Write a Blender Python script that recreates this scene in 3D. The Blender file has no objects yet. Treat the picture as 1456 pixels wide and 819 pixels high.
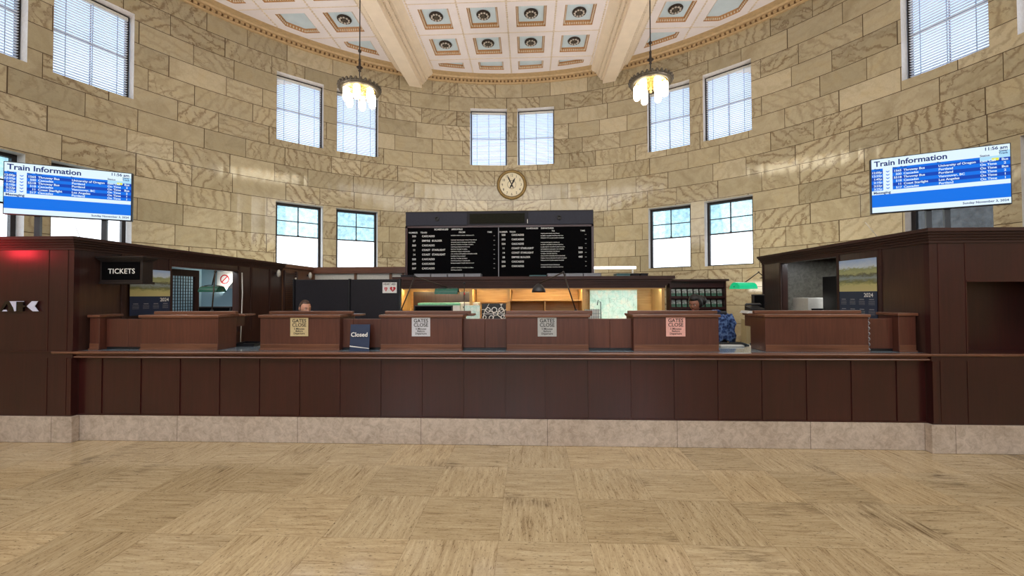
import bpy, bmesh, math, random
from math import sin, cos, pi, radians, sqrt, atan2
from mathutils import Vector, Matrix
from mathutils.geometry import tessellate_polygon
random.seed(7)
SC = bpy.context.scene
COL = SC.collection

# ------------------------------------------------------------------ camera
F_PX, YAW, PITCH, ROLL = 580.94, .0411, .0186, -.003
CAM = Vector((.5358, 0, 1.65))
cd = bpy.data.cameras.new('camera'); cam = bpy.data.objects.new('camera', cd); COL.objects.link(cam)
cd.sensor_width = 36; cd.lens = F_PX / 1456 * 36; cd.clip_start = .05; cd.clip_end = 200
_F = Vector((-sin(YAW) * cos(PITCH), cos(YAW) * cos(PITCH), sin(PITCH)))
_R = Vector((cos(YAW), sin(YAW), 0)); _U = _R.cross(_F)
_R2 = _R * cos(ROLL) + _U * sin(ROLL); _U2 = _U * cos(ROLL) - _R * sin(ROLL)
M3 = Matrix((_R2, _U2, -_F)).transposed()
cam.matrix_world = Matrix.Translation(CAM) @ M3.to_4x4()
SC.camera = cam

# ------------------------------------------------------------------ world, exposure, area lights
SC.view_settings.view_transform = 'Standard'; SC.view_settings.look = 'None'
SC.view_settings.exposure = 0.0; SC.view_settings.gamma = 1.0; SC.view_settings.use_curve_mapping = False
try:
    SC.cycles.max_bounces = 8; SC.cycles.diffuse_bounces = 4; SC.cycles.glossy_bounces = 3
    SC.cycles.transparent_max_bounces = 12; SC.cycles.sample_clamp_indirect = 6
    SC.cycles.caustics_reflective = False; SC.cycles.caustics_refractive = False
except Exception: pass
W = bpy.data.worlds.new('daylight'); SC.world = W; W.use_nodes = True
bg = W.node_tree.nodes['Background']; bg.inputs['Strength'].default_value = 3.0
_t = W.node_tree; _tc = _t.nodes.new('ShaderNodeTexCoord'); _sp = _t.nodes.new('ShaderNodeSeparateXYZ'); _rp = _t.nodes.new('ShaderNodeValToRGB')
_t.links.new(_tc.outputs['Generated'], _sp.inputs[0]); _t.links.new(_sp.outputs[2], _rp.inputs[0]); _t.links.new(_rp.outputs[0], bg.inputs['Color'])
_cr = _rp.color_ramp                     # bright hazy horizon, blue higher up
for p_, c_ in ((.0, (.55, .55, .52)), (.02, (.9, .95, 1)), (.15, (.9, .96, 1)), (.22, (.66, .80, .90)), (.30, (.50, .64, .82)), (.42, (.30, .44, .68)), (.58, (.22, .34, .58)), (1, (.16, .27, .46))):
    e_ = _cr.elements.new(p_) if p_ not in (0, 1) else _cr.elements[0 if p_ == 0 else -1]; e_.color = (*c_, 1)

def area(name, loc, target, sx, sy, power, col, spread=180):
    l = bpy.data.lights.new(name, 'AREA'); l.spread = radians(spread); l.shape = 'RECTANGLE'; l.size = sx; l.size_y = sy; l.energy = power; l.color = col
    o = bpy.data.objects.new(name, l); COL.objects.link(o); o.location = loc
    o.rotation_euler = (Vector(target) - Vector(loc)).to_track_quat('-Z', 'Y').to_euler(); return o
area('hall_ceiling_fill', (0, -2.0, 8.6), (0, -1.0, 0), 12, 5, 820, (1, .96, .92))  # unseen fill standing in for the hall's own lighting
area('hall_window_daylight', (0, -9.6, 5.0), (0, 5, 5.2), 12, 5, 500, (.86, .93, 1))
area('booth_roof_fill_west', (-7.2, 5.6, 2.6), (-2.2, 8.6, 9), 2.4, 1.2, 122, (1, .92, .93), 110)  # unseen fills added over both booth roofs to brighten the ceiling
area('booth_roof_fill_east', (7.2, 5.6, 2.6), (2.2, 8.6, 9), 2.4, 1.2, 122, (1, .92, .93), 110)
area('office_uplight_centre', (0, 10.6, 1.9), (0, 13.4, 3.6), 5, .5, 95, (1, .96, .84))
area('office_uplight_west', (-5.4, 9.4, 1.9), (-8.0, 10.2, 4.0), 2.5, .4, 42, (1, .96, .84))
area('office_uplight_east', (5.4, 9.0, 1.9), (7.6, 10.2, 4.0), 2.5, .4, 42, (1, .96, .84))
area('hutch_ceiling_fill', (0, 9.9, 2.3), (0, 9.6, 9), 4, .6, 30, (1, .92, .92), 110)  # added fill with no fixture, lifts the coffered ceiling
area('side_wall_fill_west', (-8.9, 1.0, 6.6), (3, 8, 5.5), 4, 3, 150, (1, .97, .93))  # pair of fills added before the solid side walls, no windows there
area('side_wall_fill_east', (8.9, 1.0, 6.6), (-3, 8, 5.5), 4, 3, 150, (1, .97, .93))

# ------------------------------------------------------------------ helpers
class MB:
    def __init__(s): s.v = []; s.f = []; s.m = []; s.uv = {}; s.cur = 0; s.sm = set()
    def add(s, vs, fs, smooth=False):
        n = len(s.v); s.v += [tuple(p) for p in vs]
        for f in fs:
            if smooth: s.sm.add(len(s.f))
            s.f.append(tuple(i + n for i in f)); s.m.append(s.cur)
        return s
    def box(s, x0, x1, y0, y1, z0, z1, M=None):
        vs = [(x, y, z) for z in (z0, z1) for y in (y0, y1) for x in (x0, x1)]
        if M: vs = [M @ Vector(p) for p in vs]
        return s.add(vs, [(0, 2, 3, 1), (4, 5, 7, 6), (0, 1, 5, 4), (2, 6, 7, 3), (0, 4, 6, 2), (1, 3, 7, 5)])
    def prism(s, poly, a, b, axis='y', M=None):
        n = len(poly)
        def P(p, t):
            q = {'y': (p[0], t, p[1]), 'z': (p[0], p[1], t), 'x': (t, p[0], p[1])}[axis]
            return M @ Vector(q) if M else q
        vs = [P(p, a) for p in poly] + [P(p, b) for p in poly]
        fs = [(i, (i + 1) % n, n + (i + 1) % n, n + i) for i in range(n)] + [tuple(range(n))[::-1], tuple(range(n, 2 * n))]
        return s.add(vs, fs)
    def lathe(s, prof, c=(0, 0, 0), n=24, M=None, smooth=True, cap=True):
        vs = []; fs = []
        for r, z in prof:
            for k in range(n):
                p = Vector((c[0] + r * cos(2 * pi * k / n), c[1] + r * sin(2 * pi * k / n), c[2] + z)); vs.append(M @ p if M else p)
        for i in range(len(prof) - 1):
            for k in range(n):
                fs.append((i * n + k, i * n + (k + 1) % n, (i + 1) * n + (k + 1) % n, (i + 1) * n + k))
        s.add(vs, fs, smooth)
        if cap:
            N = len(s.v) - len(vs)
            for base, rev in ((0, True), ((len(prof) - 1) * n, False)):
                if prof[0 if rev else -1][0] > 1e-4:
                    t = tuple(N + base + k for k in range(n)); s.f.append(t[::-1] if rev else t); s.m.append(s.cur)
        return s
    def ball(s, c, r, n=12, m=8, sc=(1, 1, 1), M=None):
        prof = [(max(1e-5, r * sin(pi * i / m)), -r * cos(pi * i / m)) for i in range(m + 1)]
        vs = []; fs = []
        for rr, z in prof:
            for k in range(n):
                p = Vector((c[0] + sc[0] * rr * cos(2 * pi * k / n), c[1] + sc[1] * rr * sin(2 * pi * k / n), c[2] + sc[2] * z)); vs.append(M @ p if M else p)
        for i in range(m):
            for k in range(n): fs.append((i * n + k, i * n + (k + 1) % n, (i + 1) * n + (k + 1) % n, (i + 1) * n + k))
        return s.add(vs, fs, True)
    def tube(s, pts, r, n=8, M=None):
        pts = [Vector(p) for p in pts]; vs = []; fs = []
        for i, p in enumerate(pts):
            d = (pts[min(i + 1, len(pts) - 1)] - pts[max(i - 1, 0)]).normalized()
            a = d.cross(Vector((0, 0, 1)));  a = d.cross(Vector((1, 0, 0))) if a.length < .05 else a
            a.normalize(); b = d.cross(a); rr = r[i] if isinstance(r, (list, tuple)) else r
            for k in range(n):
                q = p + a * rr * cos(2 * pi * k / n) + b * rr * sin(2 * pi * k / n); vs.append(M @ q if M else q)
        for i in range(len(pts) - 1):
            for k in range(n): fs.append((i * n + k, i * n + (k + 1) % n, (i + 1) * n + (k + 1) % n, (i + 1) * n + k))
        N = len(vs); fs += [tuple(range(n))[::-1], tuple(range(N - n, N))]
        return s.add(vs, fs, True)
    def build(s, name, mat, parent=None, world=False, bevel=0):
        off = Vector((0, 0, 0))
        if world and parent is not None:
            p = parent
            while p: off += p.location; p = p.parent
        me = bpy.data.meshes.new(name); me.from_pydata([Vector(p) - off for p in s.v], [], s.f)
        mats = mat if isinstance(mat, (list, tuple)) else [mat]
        for m in mats: me.materials.append(m)
        for i, p in enumerate(me.polygons): p.material_index = s.m[i]; p.use_smooth = i in s.sm
        o = bpy.data.objects.new(name, me); COL.objects.link(o)
        if parent is not None: o.parent = parent
        if bevel:
            b = o.modifiers.new('bevel', 'BEVEL'); b.width = bevel; b.segments = 2; b.limit_method = 'ANGLE'
        return o

def tag(o, label=None, cat=None, group=None, kind=None):
    if label: o['label'] = label
    if cat: o['category'] = cat
    if group: o['group'] = group
    if kind: o['kind'] = kind
    return o
def thing(name, label, cat, loc=(0, 0, 0), rz=0, group=None):
    o = bpy.data.objects.new(name, None); COL.objects.link(o); o.location = loc; o.rotation_euler = (0, 0, rz)
    o.empty_display_size = .1
    return tag(o, label, cat, group)
def struct(o): o['kind'] = 'structure'; return o
def copy_tree(o, parent=None, **kw):
    c = o.copy(); COL.objects.link(c)
    if parent is not None: c.parent = parent
    for ch in [x for x in COL.objects if x.parent == o]: copy_tree(ch, c)
    return c
def text(name, body, size, mat, loc, rot=(pi / 2, 0, 0), parent=None, align='LEFT', space=1.0, ext=.0015, bold=0, sx=1.0, char=1.0):
    cu = bpy.data.curves.new(name, 'FONT'); cu.body = body; cu.size = size; cu.extrude = ext; cu.align_x = align; cu.space_line = space
    cu.offset = bold; cu.resolution_u = 3; cu.space_character = char
    cu.materials.append(mat); o = bpy.data.objects.new(name, cu); COL.objects.link(o)
    dg = bpy.context.evaluated_depsgraph_get(); dg.update(); me = bpy.data.meshes.new_from_object(o.evaluated_get(dg))
    if not me.materials: me.materials.append(mat)
    nm = o.name; bpy.data.objects.remove(o); bpy.data.curves.remove(cu)
    o = bpy.data.objects.new(name, me); COL.objects.link(o)
    o.location = loc; o.rotation_euler = rot; o.scale = (sx, 1, 1)
    if parent is not None: o.parent = parent
    return o

# ------------------------------------------------------------------ materials
class NT:
    def __init__(s, name):
        s.m = bpy.data.materials.new(name); s.m.use_nodes = True; s.t = s.m.node_tree; s.b = s.t.nodes['Principled BSDF']; s.out = s.t.nodes['Material Output']
    def n(s, typ, **kw):
        nd = s.t.nodes.new(typ)
        for k, v in kw.items():
            if k == 'ins':
                for a, b in v.items(): nd.inputs[a].default_value = b
            else: setattr(nd, k, v)
        return nd
    def l(s, a, b): s.t.links.new(a, b)
    def math(s, op, a, b=None, c=None):
        nd = s.n('ShaderNodeMath', operation=op)
        for i, x in enumerate((a, b, c)):
            if x is None: continue
            if isinstance(x, (int, float)): nd.inputs[i].default_value = x
            else: s.l(x, nd.inputs[i])
        return nd.outputs[0]
    def ramp(s, fac, stops, interp='LINEAR'):
        nd = s.n('ShaderNodeValToRGB'); cr = nd.color_ramp; cr.interpolation = interp
        while len(cr.elements) < len(stops): cr.elements.new(.5)
        for e, (p, c) in zip(cr.elements, stops): e.position = p; e.color = (*c, 1) if len(c) == 3 else c
        s.l(fac, nd.inputs[0]); return nd.outputs[0]
    def mix(s, fac, a, b, mode='MIX'):
        nd = s.n('ShaderNodeMix', data_type='RGBA', blend_type=mode)
        for i, x in ((0, fac), (6, a), (7, b)):
            if isinstance(x, (int, float)): nd.inputs[i].default_value = x
            elif isinstance(x, tuple): nd.inputs[i].default_value = (*x, 1)
            else: s.l(x, nd.inputs[i])
        return nd.outputs[2]
    def bump(s, h, st=.2, dist=.01):
        nd = s.n('ShaderNodeBump', ins={'Strength': st, 'Distance': dist}); s.l(h, nd.inputs['Height']); s.l(nd.outputs[0], s.b.inputs['Normal'])
def srgb(r, g, b):
    f = lambda c: (c / 255 / 12.92) if c <= 10 else ((c / 255 + .055) / 1.055) ** 2.4
    return (f(r), f(g), f(b))
def flat(name, c, rough=.5, metal=0, noise=.15, scale=30, emit=0, ec=None, spec=.5):
    t = NT(name)
    tc = t.n('ShaderNodeTexCoord'); nz = t.n('ShaderNodeTexNoise', ins={'Scale': scale, 'Detail': 3}); t.l(tc.outputs['Object'], nz.inputs['Vector'])
    lo = tuple(x * (1 - noise) for x in c); hi = tuple(min(1, x * (1 + noise)) for x in c)
    t.l(t.ramp(nz.outputs[0], [(.3, lo), (.7, hi)]), t.b.inputs['Base Color'])
    t.b.inputs['Roughness'].default_value = rough; t.b.inputs['Metallic'].default_value = metal; t.b.inputs['Specular IOR Level'].default_value = spec
    if emit: t.b.inputs['Emission Color'].default_value = (*(ec or c), 1); t.b.inputs['Emission Strength'].default_value = emit
    return t.m
def wood(name, dark, light, rough=.35, axis='z', coat=.3, sc=1.0):
    t = NT(name); geo = t.n('ShaderNodeNewGeometry')
    mp = t.n('ShaderNodeMapping'); mp.inputs['Scale'].default_value = {'z': (22 * sc, 22 * sc, 1.3 * sc), 'x': (1.3 * sc, 22 * sc, 22 * sc), 'y': (22 * sc, 1.3 * sc, 22 * sc)}[axis]
    t.l(geo.outputs['Position'], mp.inputs[0])
    n1 = t.n('ShaderNodeTexNoise', ins={'Scale': 1.6, 'Detail': 8, 'Roughness': .62, 'Distortion': .6}); t.l(mp.outputs[0], n1.inputs['Vector'])
    n2 = t.n('ShaderNodeTexNoise', ins={'Scale': .9, 'Detail': 3}); t.l(geo.outputs['Position'], n2.inputs['Vector'])
    f = t.math('ADD', t.math('MULTIPLY', n1.outputs[0], .5), t.math('MULTIPLY', n2.outputs[0], .5))
    t.l(t.ramp(f, [(.36, dark), (.52, tuple((a + b) / 2 for a, b in zip(dark, light))), (.64, light)]), t.b.inputs['Base Color'])
    t.b.inputs['Roughness'].default_value = rough; t.b.inputs['Coat Weight'].default_value = coat; t.b.inputs['Coat Roughness'].default_value = .22
    t.bump(n1.outputs[0], .12, .003); return t.m

def stone_wall():
    t = NT('clouded_marble_blocks'); uv = t.n('ShaderNodeUVMap'); uv.uv_map = 'UVMap'
    sp = t.n('ShaderNodeSeparateXYZ'); t.l(uv.outputs[0], sp.inputs[0]); X, Z = sp.outputs[0], sp.outputs[1]
    row = t.math('FLOOR', t.math('DIVIDE', Z, .4938))
    wn = t.n('ShaderNodeTexWhiteNoise', noise_dimensions='1D'); t.l(row, wn.inputs['W'])
    x2 = t.math('ADD', X, t.math('MULTIPLY', wn.outputs[0], .35))
    ph = t.math('ADD', t.math('MULTIPLY', X, 2.3), t.math('MULTIPLY', row, 2.1))
    x3 = t.math('ADD', x2, t.math('MULTIPLY', t.math('SINE', ph), .12))
    cb = t.n('ShaderNodeCombineXYZ'); t.l(x3, cb.inputs[0]); t.l(Z, cb.inputs[1])
    br = t.n('ShaderNodeTexBrick', offset=.5, ins={'Color1': (0, 0, 0, 1), 'Color2': (1, 1, 1, 1), 'Mortar': (.5, .5, .5, 1), 'Scale': 1, 'Mortar Size': .008, 'Mortar Smooth': .2, 'Brick Width': 1.02, 'Row Height': .4938})
    t.l(cb.outputs[0], br.inputs['Vector'])
    rnd = t.n('ShaderNodeSeparateColor'); t.l(br.outputs['Color'], rnd.inputs[0]); r = rnd.outputs[0]
    # veins: coordinates rotated per block
    rot = t.n('ShaderNodeVectorRotate', rotation_type='Z_AXIS'); cb2 = t.n('ShaderNodeCombineXYZ'); t.l(X, cb2.inputs[0]); t.l(Z, cb2.inputs[1]); t.l(t.math('MULTIPLY', r, 40), cb2.inputs[2])
    t.l(cb2.outputs[0], rot.inputs['Vector']); t.l(t.math('MULTIPLY', r, 19), rot.inputs['Angle'])
    wv = t.n('ShaderNodeTexWave', wave_type='BANDS', bands_direction='X', ins={'Scale': 1.5, 'Distortion': 7, 'Detail': 5, 'Detail Scale': 1.3, 'Detail Roughness': .68}); t.l(rot.outputs[0], wv.inputs['Vector'])
    ns = t.n('ShaderNodeTexNoise', ins={'Scale': 2.0, 'Detail': 5, 'Roughness': .6, 'Distortion': .8}); t.l(rot.outputs[0], ns.inputs['Vector'])
    fine = t.n('ShaderNodeTexNoise', ins={'Scale': 34, 'Detail': 5, 'Roughness': .8}); t.l(rot.outputs[0], fine.inputs['Vector'])
    r2 = t.math('FRACT', t.math('MULTIPLY', r, 7.31)); r3 = t.math('FRACT', t.math('MULTIPLY', r, 13.7))
    base = t.ramp(r2, [(0, srgb(167, 156, 128)), (.35, srgb(189, 176, 145)), (.7, srgb(179, 167, 138)), (1, srgb(201, 188, 158))])
    cloud = t.ramp(ns.outputs[0], [(.3, (.70, .66, .60)), (.5, (1, 1, 1)), (.7, (1.0, .95, .86))])
    c1 = t.mix(.75, base, cloud, 'MULTIPLY')
    amt = t.ramp(r3, [(.25, (.12,) * 3), (.5, (.5,) * 3), (.85, (.85,) * 3)])
    vein = t.ramp(wv.outputs['Fac'], [(.0, (.8,) * 3), (.12, (.4,) * 3), (.4, (.0,) * 3)])
    patch = t.ramp(ns.outputs[0], [(.36, (0,) * 3), (.54, (1,) * 3)])
    w2 = t.n('ShaderNodeTexWave', wave_type='BANDS', bands_direction='DIAGONAL', ins={'Scale': 2.6, 'Distortion': 14, 'Detail': 5, 'Detail Scale': .8, 'Detail Roughness': .7}); t.l(rot.outputs[0], w2.inputs['Vector'])
    v2 = t.ramp(w2.outputs['Fac'], [(.0, (.8,) * 3), (.08, (.35,) * 3), (.22, (.0,) * 3)]); n4 = t.n('ShaderNodeTexNoise', ins={'Scale': 3.4, 'Detail': 3}); t.l(rot.outputs[0], n4.inputs['Vector'])
    va = t.math('MAXIMUM', t.math('MULTIPLY', t.math('MULTIPLY', vein, amt), patch), t.math('MULTIPLY', t.math('MULTIPLY', v2, amt), t.ramp(n4.outputs[0], [(.44, (0,) * 3), (.56, (1,) * 3)])))
    c2 = t.mix(va, c1, srgb(104, 80, 54))
    c3 = t.mix(t.math('MULTIPLY', t.math('SUBTRACT', fine.outputs[0], .35), .55), c2, srgb(120, 98, 70))
    c4 = t.mix(br.outputs['Fac'], c3, srgb(84, 68, 48))
    t.l(c4, t.b.inputs['Base Color']); t.b.inputs['Roughness'].default_value = .09; t.b.inputs['Specular IOR Level'].default_value = .45
    t.bump(t.math('ADD', t.math('MULTIPLY', br.outputs['Fac'], -1), t.math('MULTIPLY', ns.outputs[0], .12)), .35, .004); return t.m

def travertine():
    t = NT('travertine_tiles'); geo = t.n('ShaderNodeNewGeometry'); sp = t.n('ShaderNodeSeparateXYZ'); t.l(geo.outputs['Position'], sp.inputs[0])
    T = .605; X = t.math('DIVIDE', t.math('SUBTRACT', sp.outputs[0], .93), T); Y = t.math('DIVIDE', t.math('SUBTRACT', sp.outputs[1], 3.955), .59)
    fx, fy = t.math('FLOOR', X), t.math('FLOOR', Y)
    chk = t.math('MODULO', t.math('ABSOLUTE', t.math('ADD', fx, fy)), 2)
    cb = t.n('ShaderNodeCombineXYZ'); t.l(fx, cb.inputs[0]); t.l(fy, cb.inputs[1])
    wn = t.n('ShaderNodeTexWhiteNoise', noise_dimensions='2D'); t.l(cb.outputs[0], wn.inputs['Vector'])
    off = t.math('MULTIPLY', wn.outputs[0], 30)
    def grain(sx, sy, sc, det, rg=.65, dist=.4):
        c = t.n('ShaderNodeCombineXYZ'); t.l(t.math('MULTIPLY', sp.outputs[0], sx), c.inputs[0]); t.l(t.math('MULTIPLY', sp.outputs[1], sy), c.inputs[1]); t.l(off, c.inputs[2])
        n = t.n('ShaderNodeTexNoise', ins={'Scale': sc, 'Detail': det, 'Roughness': rg, 'Distortion': dist}); t.l(c.outputs[0], n.inputs['Vector']); return n.outputs[0]
    def sel(a, b):
        m = t.n('ShaderNodeMix', data_type='FLOAT'); t.l(chk, m.inputs[0]); t.l(a, m.inputs[2]); t.l(b, m.inputs[3]); return m.outputs[0]
    g1 = sel(grain(1.6, 16, 2.2, 8, .7, .8), grain(16, 1.6, 2.2, 8, .7, .8)); g2 = sel(grain(14, 60, 2.2, 4), grain(60, 14, 2.2, 4))
    base = t.ramp(g1, [(.28, srgb(124, 102, 72)), (.42, srgb(180, 160, 126)), (.55, srgb(196, 177, 142)), (.72, srgb(210, 193, 160))])
    tone = t.ramp(wn.outputs[0], [(0, (.86, .84, .80)), (.5, (1, 1, 1)), (1, (1.06, 1.03, .99))])
    c = t.mix(1.0, base, tone, 'MULTIPLY')
    pits = t.ramp(g2, [(.34, (1,) * 3), (.41, (0,) * 3)])
    sn = t.n('ShaderNodeTexNoise', ins={'Scale': 60, 'Detail': 5, 'Roughness': .8}); t.l(geo.outputs['Position'], sn.inputs['Vector'])
    c = t.mix(t.math('MULTIPLY', t.math('SUBTRACT', sn.outputs[0], .3), .55), c, srgb(112, 90, 62))
    c = t.mix(t.math('MULTIPLY', pits, .75), c, srgb(66, 48, 30))
    big = t.n('ShaderNodeTexNoise', ins={'Scale': 1.7, 'Detail': 3, 'Roughness': .5}); t.l(geo.outputs['Position'], big.inputs['Vector'])
    stain = t.math('MULTIPLY', t.ramp(big.outputs[0], [(.60, (0,) * 3), (.72, (1,) * 3)]), t.ramp(g1, [(.35, (.9,) * 3), (.6, (.1,) * 3)]))
    c = t.mix(stain, c, srgb(80, 62, 40))
    def edge(v): 
        fr = t.math('FRACT', v); return t.math('LESS_THAN', t.math('MINIMUM', fr, t.math('SUBTRACT', 1, fr)), .0028)
    j = t.math('MAXIMUM', edge(X), edge(Y)); c = t.mix(t.math('MULTIPLY', j, .4), c, srgb(96, 76, 52))
    t.l(c, t.b.inputs['Base Color'])
    rr = t.ramp(g1, [(.3, (.16,) * 3), (.7, (.07,) * 3)]); t.l(rr, t.b.inputs['Roughness']); t.b.inputs['Specular IOR Level'].default_value = .42
    t.bump(t.math('SUBTRACT', t.math('MULTIPLY', big.outputs[0], .8), t.math('MULTIPLY', pits, .12)), .12, .006); return t.m

def marble(name, c, c2, joint=None, rough=.3):
    t = NT(name); geo = t.n('ShaderNodeNewGeometry')
    n = t.n('ShaderNodeTexNoise', ins={'Scale': 13, 'Detail': 10, 'Roughness': .8, 'Distortion': .6}); t.l(geo.outputs['Position'], n.inputs['Vector'])
    n2 = t.n('ShaderNodeTexNoise', ins={'Scale': 1.4, 'Detail': 3}); t.l(geo.outputs['Position'], n2.inputs['Vector'])
    col = t.ramp(n.outputs[0], [(.33, c2), (.46, tuple((a + b) / 2 for a, b in zip(c, c2))), (.58, c), (.75, tuple(min(1, x * 1.15) for x in c))])
    col = t.mix(.5, col, t.ramp(n2.outputs[0], [(.35, (.8, .76, .72)), (.6, (1, 1, 1))]), 'MULTIPLY')
    if joint:
        sp = t.n('ShaderNodeSeparateXYZ'); t.l(geo.outputs['Position'], sp.inputs[0])
        fr = t.math('FRACT', t.math('DIVIDE', t.math('SUBTRACT', sp.outputs[0], joint[0]), joint[1]))
        col = t.mix(t.math('MULTIPLY', t.math('LESS_THAN', fr, .004), .8), col, srgb(70, 58, 48))
    t.l(col, t.b.inputs['Base Color']); t.b.inputs['Roughness'].default_value = rough; t.bump(n.outputs[0], .15, .004); return t.m

def pane_mat(name, tint, haze=0):
    t = NT(name); t.t.nodes.remove(t.b)
    tr = t.n('ShaderNodeBsdfTransparent'); gl = t.n('ShaderNodeBsdfGlossy', ins={'Roughness': .03}); mx = t.n('ShaderNodeMixShader', ins={0: .07})
    if haze:
        geo = t.n('ShaderNodeNewGeometry'); nz = t.n('ShaderNodeTexNoise', ins={'Scale': 60, 'Detail': 5, 'Roughness': .8}); t.l(geo.outputs['Position'], nz.inputs['Vector'])
        n2 = t.n('ShaderNodeTexNoise', ins={'Scale': 9, 'Detail': 3}); t.l(geo.outputs['Position'], n2.inputs['Vector'])
        f = t.math('ADD', t.math('MULTIPLY', nz.outputs[0], .5), t.math('MULTIPLY', n2.outputs[0], .5))
        t.l(t.ramp(f, [(.38, tuple(x * .86 for x in tint)), (.6, tuple(min(1, x * 1.2) for x in tint))]), tr.inputs[0])
    else: tr.inputs[0].default_value = (*tint, 1)
    t.l(tr.outputs[0], mx.inputs[1]); t.l(gl.outputs[0], mx.inputs[2]); t.l(mx.outputs[0], t.out.inputs[0]); return t.m

def blind_mat():
    t = NT('white_blind_slats'); t.t.nodes.remove(t.b)
    d = t.n('ShaderNodeBsdfDiffuse', ins={0: (.9, .9, .92, 1)}); tr = t.n('ShaderNodeBsdfTranslucent', ins={0: (.95, .96, .98, 1)}); mx = t.n('ShaderNodeMixShader', ins={0: .6})
    t.l(d.outputs[0], mx.inputs[1]); t.l(tr.outputs[0], mx.inputs[2]); t.l(mx.outputs[0], t.out.inputs[0]); return t.m

M = {}
M['wall'] = stone_wall(); M['floor'] = travertine()
M['reveal'] = marble('pale_marble_reveal', srgb(240, 236, 232), srgb(222, 216, 210))
M['plinth'] = marble('grey_pink_marble_plinth', srgb(198, 184, 172), srgb(156, 142, 128), (.731, 1.402), .28)
M['wood'] = wood('mahogany_panel', srgb(42, 10, 10), srgb(60, 20, 20), .30, 'z', .45)
M['wood_strip'] = wood('dark_red_strip', srgb(44, 14, 13), srgb(62, 22, 19), .35)
M['wood_desk'] = wood('desk_mahogany', srgb(70, 37, 29), srgb(97, 55, 43), .36, 'z', .25)
M['wood_cap'] = wood('desk_cap_mahogany', srgb(84, 50, 37), srgb(126, 82, 61), .3, 'x', .4)
M['wood_booth'] = wood('booth_mahogany', srgb(38, 12, 13), srgb(58, 22, 22), .34, 'z', .3)
M['wood_dark'] = wood('dark_walnut', srgb(44, 28, 26), srgb(70, 46, 40), .28, 'z', .4)
M['wood_black'] = wood('blackened_wood', srgb(24, 16, 15), srgb(40, 28, 26), .5, 'x', .05)
M['wood_trim'] = wood('dark_trim', srgb(44, 24, 20), srgb(68, 38, 31), .65, 'x', 0)
M['wood_mid'] = wood('brown_partition', srgb(88, 58, 38), srgb(124, 86, 60), .4, 'z', .2)
M['oak'] = wood('honey_oak', srgb(176, 132, 76), srgb(214, 174, 112), .45, 'x', .1)
M['oak_v'] = wood('honey_oak_upright', srgb(176, 132, 76), srgb(210, 170, 108), .45, 'z', .1)
M['top'] = flat('grey_counter_linoleum', srgb(116, 130, 142), .09, noise=.08)
M['ceil'] = flat('ceiling_pale_pink_paint', srgb(236, 228, 226), .7, noise=.03, scale=2)
M['gold'] = flat('gilded_tan_plaster', srgb(192, 164, 122), .5, noise=.12, scale=12)
M['beam'] = flat('cream_plaster', srgb(234, 218, 194), .6, noise=.04, scale=4)
M['blue'] = flat('pale_blue_coffer_paint', srgb(206, 224, 232), .6, noise=.05, scale=4)
M['gold_shadow'] = flat('painted_groove_shadow', srgb(120, 92, 58), .6, noise=.1)  # shadow between the dentils, painted as a darker recess colour
M['egg'] = flat('ochre_egg_moulding', srgb(176, 128, 78), .5, noise=.15, scale=20)
M['bead'] = flat('white_bead', srgb(222, 206, 182), .5, noise=.1)
M['bronze'] = flat('dark_bronze', srgb(58, 48, 40), .4, .5, noise=.25, scale=40)
M['petal'] = flat('silvered_petal', srgb(210, 202, 190), .4, .1)
M['pewter'] = flat('aged_pewter', srgb(96, 88, 76), .45, .6, noise=.3, scale=50)
M['brass'] = flat('polished_brass', srgb(206, 172, 104), .35, .6, noise=.1)
M['black'] = flat('black_metal', srgb(24, 24, 28), .35, noise=.1)
M['frame'] = flat('dark_bronze_sash', srgb(30, 24, 24), .4, .2)
M['board_case'] = flat('black_board_case', srgb(34, 32, 38), .5, noise=.08, spec=.25)
M['door_grey'] = flat('blue_grey_door', srgb(50, 51, 62), .5, noise=.06, spec=.2)
M['board_face'] = flat('black_letter_board', srgb(8, 8, 10), .9, spec=.05)
M['ltr'] = flat('white_letters', srgb(246, 246, 242), .6)
M['globe'] = flat('glowing_opal_glass', (1, .95, .82), .3, noise=0, emit=9.0, ec=(1, .90, .68))
M['tube'] = flat('glowing_tube', (1, 1, 1), .3, noise=0, emit=5.0, ec=(1, .97, .9))
M['warm'] = flat('warm_lamp_tube', (1, .9, .6), .3, noise=0, emit=75.0, ec=(1, .80, .46))
M['glint_warm'] = flat('warm_glint_face', (1, 1, 1), .4, noise=0, emit=11, ec=(1, .86, .55)); M['glint_white'] = flat('white_glint_face', (1, 1, 1), .4, noise=0, emit=11, ec=(.95, 1, 1))
M['cool'] = flat('cool_lamp_tube', (1, 1, 1), .3, noise=0, emit=34.0, ec=(.90, 1, .92))
M['white'] = flat('white_card', srgb(226, 226, 224), .6, noise=.03)
M['offwhite'] = flat('offwhite_plastic', srgb(206, 204, 196), .5, noise=.05)
M['grey'] = flat('grey_cardboard', srgb(150, 152, 160), .6, noise=.1)
M['navy'] = flat('navy_card', srgb(34, 48, 78), .45, noise=.06)
M['sign_tan'] = flat('tan_sign_card', srgb(196, 178, 136), .6, noise=.04)
M['sign_grey'] = flat('grey_sign_card', srgb(196, 198, 206), .6, noise=.04)
M['sign_silver'] = flat('silver_sign_card', srgb(170, 172, 172), .5, noise=.04)
M['sign_pink'] = flat('pink_sign_card', srgb(222, 168, 160), .6, noise=.06)
M['ink'] = flat('black_ink', srgb(28, 26, 26), .6)
M['red'] = flat('red_ink', srgb(190, 24, 40), .5)
M['green'] = flat('dark_green_enamel', srgb(28, 84, 70), .25, noise=.1)
M['green_glass'] = flat('bright_green_glass', srgb(20, 170, 120), .2, noise=.05, emit=.55, ec=srgb(20, 190, 130))
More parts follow.
